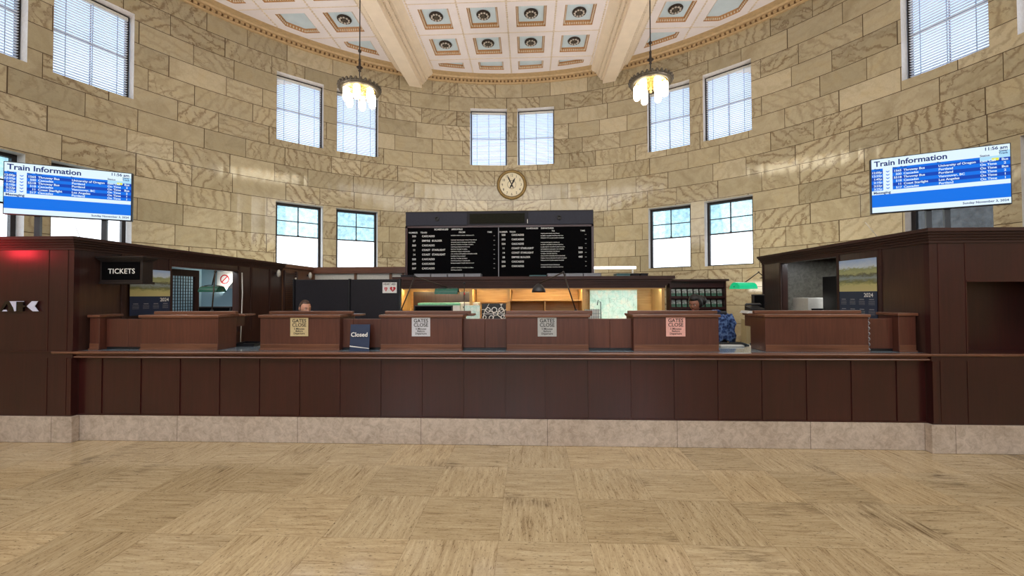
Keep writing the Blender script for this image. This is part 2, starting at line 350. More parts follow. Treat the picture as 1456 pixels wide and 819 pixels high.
M['teal'] = flat('teal_metal', srgb(70, 108, 112), .35)
M['mirror'] = flat('silver_reflection', srgb(206, 216, 244), .35, .1, noise=.04, emit=0)
M['mirror_dark'] = flat('polished_steel', srgb(90, 84, 86), .2, 1.0, noise=.04)
M['bluewall'] = flat('pale_blue_paint', srgb(176, 206, 220), .95, noise=.03, scale=3, spec=.05)
M['greypanel'] = marble('grey_lacquered_panel', srgb(112, 110, 100), srgb(74, 70, 62), None, .35)
M['sash_blue'] = flat('blue_grey_sash', srgb(112, 128, 160), .5, noise=.05)
M['pane'] = pane_mat('clear_pane', (.97, .98, 1)); M['pane_up'] = pane_mat('frosted_pane', (.50, .62, .66), 1)
M['pane_grey'] = pane_mat('grey_pane', (.20, .21, .22), 1)
M['blind'] = blind_mat(); M['tape'] = flat('blind_tape', srgb(170, 190, 220), .7)
M['skin_a'] = flat('fair_skin', srgb(206, 150, 124), .5, noise=.06, scale=12); M['skin_b'] = flat('brown_skin', srgb(140, 92, 72), .5, noise=.06, scale=12)
M['hair_a'] = wood('brown_hair', srgb(48, 32, 24), srgb(92, 64, 46), .5, 'y', 0, 4); M['hair_b'] = flat('black_hair', srgb(18, 14, 14), .5, noise=.4, scale=60)
M['cloth_a'] = flat('charcoal_jumper', srgb(52, 54, 66), .9, noise=.15); M['cloth_b'] = flat('navy_shirt', srgb(36, 44, 80), .9, noise=.15)
M['trouser'] = flat('dark_trousers', srgb(28, 28, 36), .9)
M['eye'] = flat('eye_white', srgb(226, 222, 216), .3, noise=0); M['lip'] = flat('lip', srgb(156, 84, 80), .5)

def screen_mat(name, c, e): return flat(name, tuple(x * .04 for x in c), .4, noise=0, emit=e, ec=c, spec=.15)
M['scr_blue'] = screen_mat('screen_blue', srgb(0, 116, 236), .95); M['scr_dark'] = screen_mat('screen_row_blue', srgb(0, 70, 190), .9)
M['scr_white'] = screen_mat('screen_white', srgb(226, 246, 255), .98); M['scr_pale'] = screen_mat('screen_pale', srgb(176, 226, 255), .95)
M['scr_navy'] = screen_mat('screen_navy_text', srgb(10, 40, 120), .8); M['scr_yel'] = screen_mat('screen_yellow', srgb(236, 236, 80), .95)

def jacket_mat():
    t = NT('blue_patterned_fabric'); tc = t.n('ShaderNodeTexCoord')
    v = t.n('ShaderNodeTexVoronoi', ins={'Scale': 26}); t.l(tc.outputs['Object'], v.inputs['Vector'])
    t.l(t.ramp(v.outputs['Distance'], [(.2, srgb(20, 34, 74)), (.5, srgb(40, 66, 118)), (.75, srgb(96, 124, 170))]), t.b.inputs['Base Color']); t.b.inputs['Roughness'].default_value = .85; return t.m
M['jacket'] = jacket_mat()
def landscape_mat(z0, z1):
    t = NT('printed_hillside_photo'); geo = t.n('ShaderNodeNewGeometry'); sp = t.n('ShaderNodeSeparateXYZ'); t.l(geo.outputs['Position'], sp.inputs[0])
    h = t.math('DIVIDE', t.math('SUBTRACT', sp.outputs[2], z0), z1 - z0)
    n = t.n('ShaderNodeTexNoise', ins={'Scale': 22, 'Detail': 8, 'Roughness': .75}); mp = t.n('ShaderNodeMapping'); mp.inputs['Scale'].default_value = (1, .45, 1.3); t.l(geo.outputs['Position'], mp.inputs[0]); t.l(mp.outputs[0], n.inputs['Vector'])
    f = t.math('ADD', h, t.math('MULTIPLY', t.math('SUBTRACT', n.outputs[0], .5), .38))
    t.l(t.ramp(f, [(0, srgb(206, 196, 140)), (.2, srgb(196, 190, 132)), (.3, srgb(120, 124, 78)), (.42, srgb(150, 164, 168)), (.5, srgb(96, 98, 76)), (.58, srgb(178, 182, 132)), (.7, srgb(150, 160, 118)), (.755, srgb(206, 220, 236)), (1, srgb(158, 190, 232))]), t.b.inputs['Base Color'])
    t.b.inputs['Roughness'].default_value = .4; return t.m
def map_mat():
    t = NT('pale_green_route_map'); geo = t.n('ShaderNodeNewGeometry')
    n = t.n('ShaderNodeTexNoise', ins={'Scale': 5, 'Detail': 7, 'Roughness': .7}); t.l(geo.outputs['Position'], n.inputs['Vector'])
    v = t.n('ShaderNodeTexVoronoi', feature='DISTANCE_TO_EDGE', ins={'Scale': 9}); t.l(geo.outputs['Position'], v.inputs['Vector'])
    c = t.ramp(n.outputs[0], [(.35, srgb(186, 232, 222)), (.5, srgb(222, 250, 244)), (.65, srgb(244, 250, 240))])
    t.l(t.mix(t.math('MULTIPLY', t.math('LESS_THAN', v.outputs[0], .02), .35), c, srgb(110, 150, 140)), t.b.inputs['Base Color']); t.b.inputs['Roughness'].default_value = .5; return t.m
M['map'] = map_mat()
def gears_mat():
    t = NT('black_and_white_print'); geo = t.n('ShaderNodeNewGeometry')
    v = t.n('ShaderNodeTexVoronoi', feature='DISTANCE_TO_EDGE', ins={'Scale': 5, 'Randomness': .9}); t.l(geo.outputs['Position'], v.inputs['Vector'])
    t.l(t.ramp(v.outputs[0], [(.012, srgb(226, 220, 206)), (.03, srgb(18, 16, 16))]), t.b.inputs['Base Color']); return t.m
M['gears'] = gears_mat()

# ------------------------------------------------------------------ room shell
CY, R = 4.3854, 9.204
ZC = 8.9
HB = -10.0            # back of the hall, behind the camera
def pol(a, r=R, z=0): return Vector((r * sin(a), CY + r * cos(a), z))

WIN = []              # (angle0, angle1, z0, z1, kind)
UP, LO = (6.015, 7.92), (2.46, 4.30)
for s in (-1, 1):
    for k, (a0, a1) in enumerate(((1.09, 8.72), (27.05, 34.54), (36.8, 44.38), (62.73, 70.4), (72.53, 80.1))):
        A = sorted((radians(a0) * s, radians(a1) * s))
        WIN.append((A[0], A[1], *UP, 'upper'))
        if k: WIN.append((A[0], A[1], *LO, 'grey' if (s > 0 and k >= 3) else 'lower'))

def build_apse():
    angs = sorted(set([round(radians(x), 5) for x in range(-90, 91, 2)] + [round(w[i], 5) for w in WIN for i in (0, 1)]))
    out = [angs[0]]
    for a in angs[1:]:
        if a - out[-1] > .004: out.append(a)
        elif any(abs(a - w[i]) < 1e-4 for w in WIN for i in (0, 1)): out[-1] = a
    angs = out; zs = [0, LO[0], LO[1], UP[0], UP[1], 9.3]
    def hole(a, z): return any(w[0] - 1e-4 < a < w[1] + 1e-4 and w[2] < z < w[3] for w in WIN)
    mb = MB(); uvs = []
    def quad(P, uv, m): mb.cur = m; mb.add(P, [(0, 1, 2, 3)]); uvs.extend(uv)
    TH = .42
    nA, nZ = len(angs) - 1, len(zs) - 1
    H = [[hole((angs[i] + angs[i + 1]) / 2, (zs[j] + zs[j + 1]) / 2) for j in range(nZ)] for i in range(nA)]
    U0 = -0.25; V0 = 4.83 - .4938 * 20
    for i in range(nA):
        a, b = angs[i], angs[i + 1]
        for j in range(nZ):
            if H[i][j]: continue
            z0, z1 = zs[j], zs[j + 1]
            u = [(x * R + U0 + 60, z - V0) for x, z in ((a, z0), (b, z0), (b, z1), (a, z1))]
            quad([pol(a, R, z0), pol(b, R, z0), pol(b, R, z1), pol(a, R, z1)], u, 0)
            quad([pol(a, R + TH, z0), pol(a, R + TH, z1), pol(b, R + TH, z1), pol(b, R + TH, z0)], [u[0], u[3], u[2], u[1]], 0)
            for (di, dj, P) in ((-1, 0, [pol(a, R, z0), pol(a, R, z1), pol(a, R + TH, z1), pol(a, R + TH, z0)]), (1, 0, [pol(b, R, z0), pol(b, R + TH, z0), pol(b, R + TH, z1), pol(b, R, z1)]),
                                (0, -1, [pol(a, R, z0), pol(a, R + TH, z0), pol(b, R + TH, z0), pol(b, R, z0)]), (0, 1, [pol(a, R, z1), pol(b, R, z1), pol(b, R + TH, z1), pol(a, R + TH, z1)])):
                ii, jj = i + di, j + dj
                if 0 <= ii < nA and 0 <= jj < nZ and H[ii][jj]: quad(P, [(0, 0)] * 4, 1)
    o = mb.build('wall_back', [M['wall'], M['reveal']])
    uvl = o.data.uv_layers.new(name='UVMap')
    for k, l in enumerate(uvl.data): l.uv = uvs[k]
    return struct(o)
build_apse()

def plain_wall(name, p0, p1, z0, z1, th, holes=()):
    """A straight stone wall from p0 to p1 (inner face), thickness away from the hall, with rectangular openings (s0, s1, z0, z1)."""
    p0, p1 = Vector((*p0, 0)), Vector((*p1, 0)); d = (p1 - p0).normalized(); n = Vector((d.y, -d.x, 0)); L = (p1 - p0).length
    ss = sorted({0, L} | {h[i] for h in holes for i in (0, 1)}); zz = sorted({z0, z1} | {h[i] for h in holes for i in (2, 3)})
    mb = MB(); uvs = []
    for i in range(len(ss) - 1):
        for j in range(len(zz) - 1):
            sm, zm = (ss[i] + ss[i + 1]) / 2, (zz[j] + zz[j + 1]) / 2
            if any(h[0] < sm < h[1] and h[2] < zm < h[3] for h in holes): continue
            c = [(s, z) for z in (zz[j], zz[j + 1]) for s in (ss[i], ss[i + 1])]
            vs = [p0 + d * s + n * t + Vector((0, 0, z)) for t in (0, th) for s, z in c]
            for f in ((0, 1, 3, 2), (4, 6, 7, 5), (0, 2, 6, 4), (1, 5, 7, 3), (0, 4, 5, 1), (2, 3, 7, 6)):
                mb.add([vs[k] for k in f], [(0, 1, 2, 3)]); uvs += [(c[k % 4][0] + 30.3, c[k % 4][1] + 5.046) for k in f]
    o = mb.build(name, M['wall']); uvl = o.data.uv_layers.new(name='UVMap')
    for k, l in enumerate(uvl.data): l.uv = uvs[k]
    return struct(o)
plain_wall('wall_right', (R, HB), (R, CY), 0, 9.3, .42)
plain_wall('wall_left', (-R, CY), (-R, HB), 0, 9.3, .42)
HH = [(2.2, 5.2, 2.9, 7.4), (7.7, 10.7, 2.9, 7.4), (13.2, 16.2, 2.9, 7.4)]
plain_wall('wall_rear', (-R, HB), (R, HB), 0, 9.3, -.42, HH)
struct(MB().box(-9.7, 9.7, HB - .5, 14.1, -.2, 0).build('floor', M['floor']))

# --- windows of the apse
def window_template(w, h, kind):
    root = bpy.data.objects.new('window_1', None); COL.objects.link(root); root['kind'] = 'structure'
    x0, x1, fw, y = -w / 2, w / 2, (.05 if kind == 'upper' else .07), .24
    m = MB(); m.box(x0, x0 + fw, y, y + .1, 0, h); m.box(x1 - fw, x1, y, y + .1, 0, h); m.box(x0 + fw, x1 - fw, y, y + .1, h - fw, h); m.box(x0 + fw, x1 - fw, y, y + .1, 0, .04)
    m.build('window_frame', M['frame'], root)
    s = MB(); mid = h * .5 if kind != 'upper' else h * .52
    s.box(x0 + fw, x1 - fw, y + .03, y + .07, mid - .018, mid + .018)
    if kind == 'upper':
        s.box(-.010, .010, y + .04, y + .06, .04, h - fw)
    else:
        s.box(-.014, .014, y + .03, y + .06, mid, h - fw); s.box(x0 + fw, x1 - fw, y + .03, y + .06, mid + (h - fw - mid) * .5 - .012, mid + (h - fw - mid) * .5 + .012)
        s.box(-.03, .03, y + .02, y + .03, mid + .018, mid + .034)
    s.build('sash_bars', M['frame' if kind != 'upper' else 'sash_blue'], root)
    g = {'grey': 'pane_grey'}.get(kind, 'pane')
    MB().box(x0 + fw, x1 - fw, y + .045, y + .05, .04, mid - .018).build('window_pane', M[g], root)
    MB().box(x0 + fw, x1 - fw, y + .045, y + .05, mid + .018, h - fw).build('window_pane', M['pane_up' if kind == 'lower' else g], root)
    if kind == 'upper':
        b = MB(); n = int((h - fw - .06) / .054)
        for i in range(n):
            z = .05 + i * .054; T = Matrix.Translation((0, y - .02, z)) @ Matrix.Rotation(radians(-8), 4, 'X')
            b.box(x0 + fw - .01, x1 - fw + .01, -.027, .027, -.001, .001, T)
        b.build('blind_slats', M['blind'], root)
        MB().box(x0 + fw - .01, x1 - fw + .01, y - .045, y - .002, h - fw - .055, h - fw).build('blind_headrail', M['offwhite'], root)
        t = MB()
        for q in (.15, .5, .85):
            xx = x0 + fw + (w - 2 * fw) * q; t.box(xx - .007, xx + .007, y - .052, y - .05, .04, h - fw - .05)
        t.build('blind_tapes', M['tape'], root)
    return root
tmpl = {}
wn = 0
for (a0, a1, z0, z1, kind) in WIN:
    wn += 1; a = (a0 + a1) / 2; w = 2 * R * sin((a1 - a0) / 2) + .012
    if kind not in tmpl: root = tmpl[kind] = window_template(w, z1 - z0, kind)
    else: root = copy_tree(tmpl[kind])
    root.name = 'window_%d' % wn; root.location = pol(a, R * cos((a1 - a0) / 2), z0); root.rotation_euler = (0, 0, -a)
for h in HH:   # tall windows behind the camera
    wn += 1; r = bpy.data.objects.new('window_%d' % wn, None); COL.objects.link(r); r['kind'] = 'structure'; r.location = (-R + (h[0] + h[1]) / 2, HB - .2, h[2])
    f = MB(); W2, H2 = (h[1] - h[0]) / 2, h[3] - h[2]
    for x in [-W2 + .04, -W2 / 3, W2 / 3, W2 - .04]: f.box(x - .04, x + .04, -.05, .05, 0, H2)
    for z in [.04, H2 * .25, H2 * .5, H2 * .75, H2 - .04]: f.box(-W2, W2, -.045, .045, z - .03, z + .03)
    f.build('window_frame', M['frame'], r); MB().box(-W2, W2, -.004, .004, 0, H2).build('window_pane', M['pane'], r)

# --- ceiling with coffers, beams, cornice
def build_ceiling():
    xl = [-2.49, -1.245, 0, 1.245, 2.49]; bays = [xl, [3.70, 4.945, 6.19, 7.435, 8.68], [-8.68, -7.435, -6.19, -4.945, -3.70]]
    ys = [9.917 + 1.2 * k for k in range(-8, 4)]
    RI = R - .62; slab = MB(); border = MB(); back = MB(); bead = MB(); ros = []
    def inside(x, y): return (x * x + (y - CY) ** 2) < RI * RI or y < CY
    for bay in bays:
        for i in range(4):
            for j in range(len(ys) - 1):
                xa, xb, ya, yb = bay[i], bay[i + 1], ys[j], ys[j + 1]
                g = .232; hx0, hx1, hy0, hy1 = xa + g, xb - g, ya + .19, yb - .22
                pts = []
                N = 14
                ok = [inside(x, y) for x, y in ((hx0, hy0), (hx1, hy0), (hx1, hy1), (hx0, hy1))]
                if all(ok): poly = [(hx0, hy0), (hx1, hy0), (hx1, hy1), (hx0, hy1)]; full = True
                else:
                    full = False; poly = []
                    top = []
                    for k in range(N + 1):
                        x = hx0 + (hx1 - hx0) * k / N
                        if RI * RI - x * x <= 0: continue
                        yc = CY + sqrt(RI * RI - x * x); t = min(hy1, yc)
                        if t > hy0 + .03: top.append((x, t))
                    if len(top) >= 3: poly = [(top[0][0], hy0), (top[-1][0], hy0)] + top[::-1]
                outer = [(xa, ya), (xb, ya), (xb, yb), (xa, yb)]
                if not poly: slab.add([(x, y, ZC) for x, y in outer], [(3, 2, 1, 0)]); continue
                V = [Vector((*p, 0)) for p in outer + poly]
                tri = tessellate_polygon([[Vector((*p, 0)) for p in outer], [Vector((*p, 0)) for p in poly]])
                slab.add([(p.x, p.y, ZC) for p in V], [t[::-1] for t in tri])
                cx, cy = sum(p[0] for p in poly) / len(poly), sum(p[1] for p in poly) / len(poly)
                inn = []
                n = len(poly); ar = sum(poly[k][0] * poly[(k + 1) % n][1] - poly[(k + 1) % n][0] * poly[k][1] for k in range(n))
                for k in range(n):
                    p, q, r_ = Vector(poly[k - 1]), Vector(poly[k]), Vector(poly[(k + 1) % n])
                    d1, d2 = (q - p).normalized(), (r_ - q).normalized(); n1, n2 = Vector((-d1.y, d1.x)), Vector((-d2.y, d2.x))
                    mdir = (n1 + n2).normalized(); mdir = mdir / max(.35, mdir.dot(n1)); inn.append(q + mdir * (.065 if full else .045) * (1 if ar > 0 else -1))
                H1 = .10
                border.add([(p[0], p[1], ZC) for p in poly] + [(p.x, p.y, ZC + H1) for p in inn], [(k, n + k, n + (k + 1) % n, (k + 1) % n) for k in range(n)])
                for k in range(n):   # egg and dart teeth
                    p, q = Vector(poly[k]), Vector(poly[(k + 1) % n]); L = (q - p).length
                    if L < .12: L2 = 1
                    else: L2 = int(L / .062)
                    for e in range(L2):
                        c0 = p.lerp(q, (e + .5) / L2); c1 = inn[k].lerp(inn[(k + 1) % n], (e + .5) / L2); c = c0.lerp(c1, .45)
                        bead.ball((c.x, c.y, ZC + .045), .021, 6, 4, (1, 1, 1.5))
                back.add([(p.x, p.y, ZC + H1) for p in inn], [tuple(range(n))[::-1] if ar > 0 else tuple(range(n))])
                if full: ros.append(((hx0 + hx1) / 2, (hy0 + hy1) / 2, ZC + H1))
    # bead strings on the grid lines
    strings = MB()
    for bay in bays:
        for x in bay:
            ym = CY + sqrt(max(0, (R - .45) ** 2 - x * x)) if abs(x) < R - .45 else 0
            y = 6.4
            while y < ym: strings.ball((x, y, ZC - .006), .026, 6, 4); y += .085
            if ym > 5: strings.box(x - .006, x + .006, 5, ym, ZC - .008, ZC + .002)
        for y in ys:
            xm = sqrt(max(0, (R - .45) ** 2 - (y - CY) ** 2)) if y > CY else R
            xa, xb = max(bay[0], -xm), min(bay[-1], xm)
            if xb > xa: strings.box(xa, xb, y - .008, y + .008, ZC - .012, ZC + .002)
    y0, y1 = ys[0], ys[-1]
    for xa, xb in ((-9.7, -8.68), (-3.70, -2.49), (2.49, 3.70), (8.68, 9.7)): slab.box(xa, xb, y0, 14.1, ZC, ZC + .02)
    slab.box(-9.7, 9.7, HB - .5, y0, ZC, ZC + .02); slab.box(-9.7, 9.7, HB - .5, 14.1, ZC + .35, ZC + .4)
    c = struct(slab.build('ceiling', M['ceil']))
    for mb, nm, mt in ((border, 'trim_1', 'egg'), (back, 'trim_2', 'blue'), (bead, 'trim_3', 'bead'), (strings, 'trim_4', 'bead')): struct(mb.build(nm, M[mt]))
    return ros
ROS = build_ceiling()
prof = [(2.93, 8.45), (2.93, 8.56), (2.885, 8.57), (2.885, 8.61), (2.85, 8.62), (2.84, 8.66), (2.80, 8.68), (2.80, 8.73), (2.74, 8.75), (2.71, 8.80), (2.60, 8.84), (2.55, 8.89), (2.53, 8.92)]
profB = prof[::-1] + [(3.12 * 2 - x, z) for x, z in prof]
for k, s in enumerate((-1, 1)):
    mb = MB(); mb.prism([(s * x, z) for x, z in profB], -10.2, 13.3, 'y')
    struct(mb.build('ceiling_beam', M['beam']))
    d = MB()
    for side in (-1, 1):
        for (xx, zz, st) in ((2.872, 8.592, .075), (2.79, 8.705, .075)):
            X = s * xx if side < 0 else s * (6.24 - xx); y = 6.8; ym = CY + sqrt((R - .02) ** 2 - X * X)
            while y < ym: d.ball((X, y, zz), .027, 6, 4, (1, 1.1, 1)); y += .085
    struct(d.build('trim_5' if s < 0 else 'trim_6', M['bead']))

def build_cornice():
    pr = [(0, 8.74), (.06, 8.745), (.065, 8.772), (.075, 8.776), (.08, 8.842), (.16, 8.85), (.19, 8.885), (.40, 8.897), (.42, 8.93), (0, 8.93)]
    mb = MB(); n = 120; vs = [pol(-pi / 2 + pi * i / n, R - d, z) for i in range(n + 1) for d, z in pr]; m = len(pr)
    mb.add(vs, [(i * m + k, i * m + (k + 1) % m, (i + 1) * m + (k + 1) % m, (i + 1) * m + k) for i in range(n) for k in range(m)])
    o = struct(mb.build('trim_7', [M['gold'], M['gold_shadow']]))
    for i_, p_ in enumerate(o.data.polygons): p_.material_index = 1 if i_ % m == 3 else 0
    d = MB()
    for i in range(230):
        a = -pi / 2 + pi * (i + .5) / 230; T = Matrix.Translation(pol(a, R - .10, 8.81)) @ Matrix.Rotation(-a, 4, 'Z'); d.box(-.036, .036, -.03, .03, -.030, .030, T)
    struct(d.build('trim_8', M['gold']))
build_cornice()

# rosettes
def make_rosette():
    r = thing('ceiling_rosette', 'bronze and silver rosette', 'rosette', (0, 0, 0))
    MB().lathe([(.001, 0), (.17, 0), (.185, -.02), (.17, -.045), (.12, -.05), (.10, -.03), (.001, -.03)], n=28, cap=False).build('rosette_bowl', M['bronze'], r)
    p = MB()
    for k in range(10):
        a = 2 * pi * k / 10; p.ball((.118 * cos(a), .118 * sin(a), -.05), .03, 8, 6, (1, 1, .7))
    p.build('rosette_petals', M['petal'], r)
    MB().lathe([(.001, -.02), (.062, -.03), (.066, -.06), (.04, -.075), (.035, -.06), (.018, -.085), (.001, -.09)], n=16, cap=False).build('rosette_centre', M['pewter'], r)
    return r
vis = [p for p in ROS if p[1] > 8.0 and abs(p[0]) < 5.8 and not (abs(p[0]) > 2.6 and p[1] < 9)]
r0 = make_rosette(); colname = ['far left', 'inner left', 'inner right', 'far right']
for i, p in enumerate(vis):
    r = r0 if i == 0 else copy_tree(r0); r.location = (p[0], p[1], p[2] + .001)
    row = {10: 'farthest full coffer row', 9: 'second coffer row from the far cornice', 8: 'third coffer row from the far cornice'}
    rown = 'full coffer row nearest the curved cornice' if p[1] > 11.2 else ('second full coffer row from the curved cornice' if p[1] > 10 else 'coffer row at the top edge')
    if abs(p[0]) < 2.6: c = colname[int((p[0] + 2.49) / 1.245)]; r['label'] = 'rosette, %s column between the beams, %s' % (c, rown)
    else: r['label'] = 'rosette in the %s side bay, %s' % ('left' if p[0] < 0 else 'right', rown)
    r['group'] = 'rosettes in the ceiling coffers'

# ------------------------------------------------------------------ ticket counter
C0, C1, CF = -4.662, 4.735, 4.521
def nosing(y, z=1.027):   # profile in (y, z): moulded counter edge
    return [(y, z), (y - .004, z - .008), (y, z - .022), (y + .012, z - .026), (y + .03, z - .034), (y + .05, z - .040), (y + .046, z - .050), (y + .028, z - .056), (y + .022, z - .066), (y + .034, z - .076), (y + .075, z - .080), (y + .075, z)]
ct = thing('ticket_counter', 'long mahogany ticket counter with panelled front and grey marble base', 'counter', (0, CF, 0))
MB().box(C0, C1, CF, CF + .3, 0, .293).build('stone_base', M['plinth'], ct, True, .006)
MB().box(C0, C1, CF + .008, CF + .06, .293, .95).build('front_panelling', M['wood'], ct, True)
s = MB()
for k in range(-11, 11):
    x = .262 + .4655 * k
    if C0 + .05 < x < C1 - .05: s.box(x - .014, x + .014, CF - .002, CF + .01, .305, .945)
s.box(C0, C1, CF - .002, CF + .01, .293, .306); s.build('panel_strips', M['wood_strip'], ct, True)
m = MB(); m.prism(nosing(4.4457), C0, C1, 'x'); m.build('moulded_edge', M['wood_cap'], ct, True)
m = MB(); m.box(C0, C1, 4.52, 5.36, .99, 1.0262); m.build('counter_top', M['top'], ct, True)
m = MB(); m.box(C0 + .02, C1 - .02, 5.28, 5.33, 0, .99); m.build('rear_panel', M['wood_dark'], ct, True)

# booths left and right
def booth(side):
    s = side; XI = -4.665 if s < 0 else 4.738     # inner face
    XO = -8.0 if s < 0 else 8.0; yb = 8.4 if s < 0 else 7.53
    t = thing('ticket_booth', 'tall dark mahogany booth with steel letters, at the left counter end' if s < 0 else 'tall dark mahogany booth with a recessed bay, at the right counter end', 'booth', (XI + s * 1.5, 4.46, 0))
    xa, xb = sorted((XI, XO)); wl, YF = .1, 4.462
    b = MB(); e = XI - s * .03; b.box(*sorted((e, XO)), 4.436, 4.519, 0, .293); b.box(*sorted((e, XI + s * .12)), 4.55, yb, 0, .293); b.build('stone_base', M['plinth'], t, True, .006)
    f = MB()
    if s < 0:
        f.box(xa, xb, YF, YF + .06, .293, 2.22)
    else:
        f.box(XI, 5.05, YF, YF + .06, .293, 2.22); f.box(5.05, 5.11, YF, YF + .06, .293, 2.22); f.box(5.11, xb, YF, YF + .06, 1.78, 2.22); f.box(5.11, xb, YF, YF + .06, .293, 1.0)
    f.build('front_wall', M['wood_booth'], t, True)
    lg = MB(); lg.prism(nosing(4.4457), *((-4.90, XI) if s < 0 else (XI, 7.98)), 'x'); lg.build('ledge', M['wood_cap'], t, True)
    f = MB(); f.box(*sorted((XI + s * .001, XI + s * .03)), YF + .002, YF + .05, .30, .9); f.build('corner_post', M['wood_booth'], t, True)
    if s > 0:
        MB().box(5.11, xb, YF + .55, YF + .60, .95, 1.82).build('recessed_panel', M['wood_strip'], t, True)
    if s > 0: MB().box(5.06, 5.11, YF + .06, YF + .6, .95, 1.82).box(5.11, xb, YF + .06, YF + .6, 1.80, 1.84).box(5.11, xb, YF + .06, YF + .6, .95, 1.0).build('recess_reveal', M['wood_strip'], t, True)
    g = MB()
    for x in ((-4.97, -4.74, -6.1) if s < 0 else (4.83, 5.10)):
        g.box(x - .006, x + .006, YF - .004, YF + .002, .31, .955); g.box(x - .006, x + .006, YF - .004, YF + .002, 1.03, 2.21 if s < 0 or x < 5 else 2.21)
    g.box(*sorted((XI, XO)), YF - .012, YF + .002, 1.022, 1.034) if s < 0 else None
    if s > 0: g.box(5.10, xb, YF - .01, YF + .002, 1.78, 1.80)
    # narrow corner post
    g.box(XI, XI + s * .05, YF - .012, YF + .002, .31, .95) if s < 0 else g.box(XI, XI + .05, YF - .012, YF + .002, .31, .95)
    g.build('front_mouldings', M['wood_strip'], t, True)
    # side wall with the service opening
    oy0, oy1, oz1 = (5.72, 7.10, 2.09) if s < 0 else (5.73, 6.97, 2.17)
    w = MB(); X0, X1 = sorted((XI, XI + s * wl))
    w.box(X0, X1, YF + .06, oy0, .293, 2.22); w.box(X0, X1, oy1, yb, .293, 2.22); w.box(X0, X1, oy0, oy1, .293, 1.2); w.box(X0, X1, oy0, oy1, oz1, 2.22)
    w.build('side_wall', M['wood_dark'], t, True)
    g = MB(); e0, e1 = sorted((XI - s * .012, XI + s * .01))
    for y in ((5.02, 5.71, 7.12, 7.45, 8.0) if s < 0 else (5.06, 5.72, 6.99, 7.5)): g.box(e0, e1, y - .02, y + .02, 1.03, 2.22)
    g.box(e0, e1, oy0, oy1, oz1, oz1 + .03); g.build('side_mouldings', M['wood_trim'], t, True)
    # stepped cornice
    c = MB()
    for k, (z0, z1, d) in enumerate(((2.19, 2.222, .014), (2.222, 2.248, .03), (2.248, 2.274, .05), (2.274, 2.30, .072), (2.30, 2.335, .095))):
        xo = XI - s * d; c.box(*sorted((xo, XO)), YF - d, YF + .02, z0, z1); c.box(*sorted((xo, XI + s * .02)), YF + .02, yb, z0, z1)
    c.build('stepped_cornice', M['wood_trim'], t, True)
    MB().box(*sorted((XI + s * .02, XO)), YF + .02, yb, 2.30, 2.334).build('roof_board', M['wood_trim'], t, True)
    # room inside the booth
    i_ = MB(); XB = XI + s * 1.7; i_.box(*sorted((XB, XB + s * .05)), YF + .1, yb, 0, 2.3); i_.box(*sorted((XI + s * wl, XB)), yb - .06, yb, 0, 2.3)
    i_.build('inner_wall', M['bluewall'] if s < 0 else M['greypanel'], t, True)
    return t
BL = booth(-1); BR = booth(1)
for nm, x, p in (('booth_fill_left', -5.3, 20), ('booth_fill_right', 5.6, 24)):
    area(nm, (x, 6.4, 2.25), (x, 6.4, 0), .9, .2, p, (.95, .98, 1))  # unseen lights added under the roofs to brighten the dark booth interiors

# AK steel letters at the left booth front
def letter(label, x, polys, bright):
    t = thing('steel_letter', label, 'sign letter', (x, 4.462, 1.545)); f = lambda p: [(a - x, c - 1.545) for a, c in p]
    m = MB()
    for p in polys: m.prism(f(p), -.022, -.001, 'y')
    m.build('letter_body', M['mirror_dark'], t); m = MB()
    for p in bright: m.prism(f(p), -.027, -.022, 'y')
    m.build('painted_reflection', M['mirror'], t)  # pale shapes paint the bright reflections of the silver letters
letter('silver letter A cut by the left booth front, left of the K', -5.42, [[(-5.53, 1.487), (-5.50, 1.487), (-5.44, 1.575), (-5.42, 1.54), (-5.42, 1.487), (-5.325, 1.487), (-5.325, 1.603), (-5.46, 1.603)]],
       [[(-5.40, 1.603), (-5.322, 1.603), (-5.322, 1.492), (-5.34, 1.487), (-5.355, 1.53)], [(-5.49, 1.487), (-5.43, 1.487), (-5.44, 1.505), (-5.47, 1.505)]])
letter('silver letter K nearest the left booth corner', -5.17, [[(-5.315, 1.603), (-5.245, 1.603), (-5.245, 1.487), (-5.315, 1.487)], [(-5.245, 1.56), (-5.20, 1.545), (-5.245, 1.53)]],
       [[(-5.058, 1.603), (-5.132, 1.603), (-5.193, 1.545), (-5.119, 1.487), (-5.051, 1.487), (-5.098, 1.545)], [(-5.315, 1.603), (-5.23, 1.603), (-5.23, 1.598), (-5.315, 1.598)]])

# wood partition behind the left booth, running round to the hutch
wp = thing('wood_partition', 'brown wooden office partition with louvre and pale upper panels behind left booth', 'partition', (-4.7, 9.0, 0))
b = MB(); b.box(-4.75, -4.65, 8.41, 9.65, 0, 2.26); b.box(-4.65, -1.9, 9.6, 9.66, 0, 1.9)
for x in (-4.63, -3.6, -2.75, -2.45, -1.95): b.box(x - .03, x + .03, 9.58, 9.66, 1.9, 2.2)
b.build('partition_panels', M['wood_mid'], wp, True)
b = MB(); b.box(-4.80, -4.6, 8.41, 9.7, 2.26, 2.34); b.box(-4.7, -1.85, 9.54, 9.72, 2.19, 2.34); b.build('top_rail', M['wood_cap'], wp, True)
MB().box(-4.6, -1.95, 9.615, 9.635, 1.9, 2.19).build('upper_panels', M['offwhite'], wp, True)
lv = MB()
for k in range(22): lv.box(-4.65, -4.62, 8.46, 8.86, 1.30 + k * .04, 1.315 + k * .04)
lv.box(-4.65, -4.615, 8.42, 8.46, 1.26, 2.2); lv.box(-4.65, -4.615, 8.86, 8.92, 1.26, 2.2); lv.build('louvre', M['wood_dark'], wp, True)
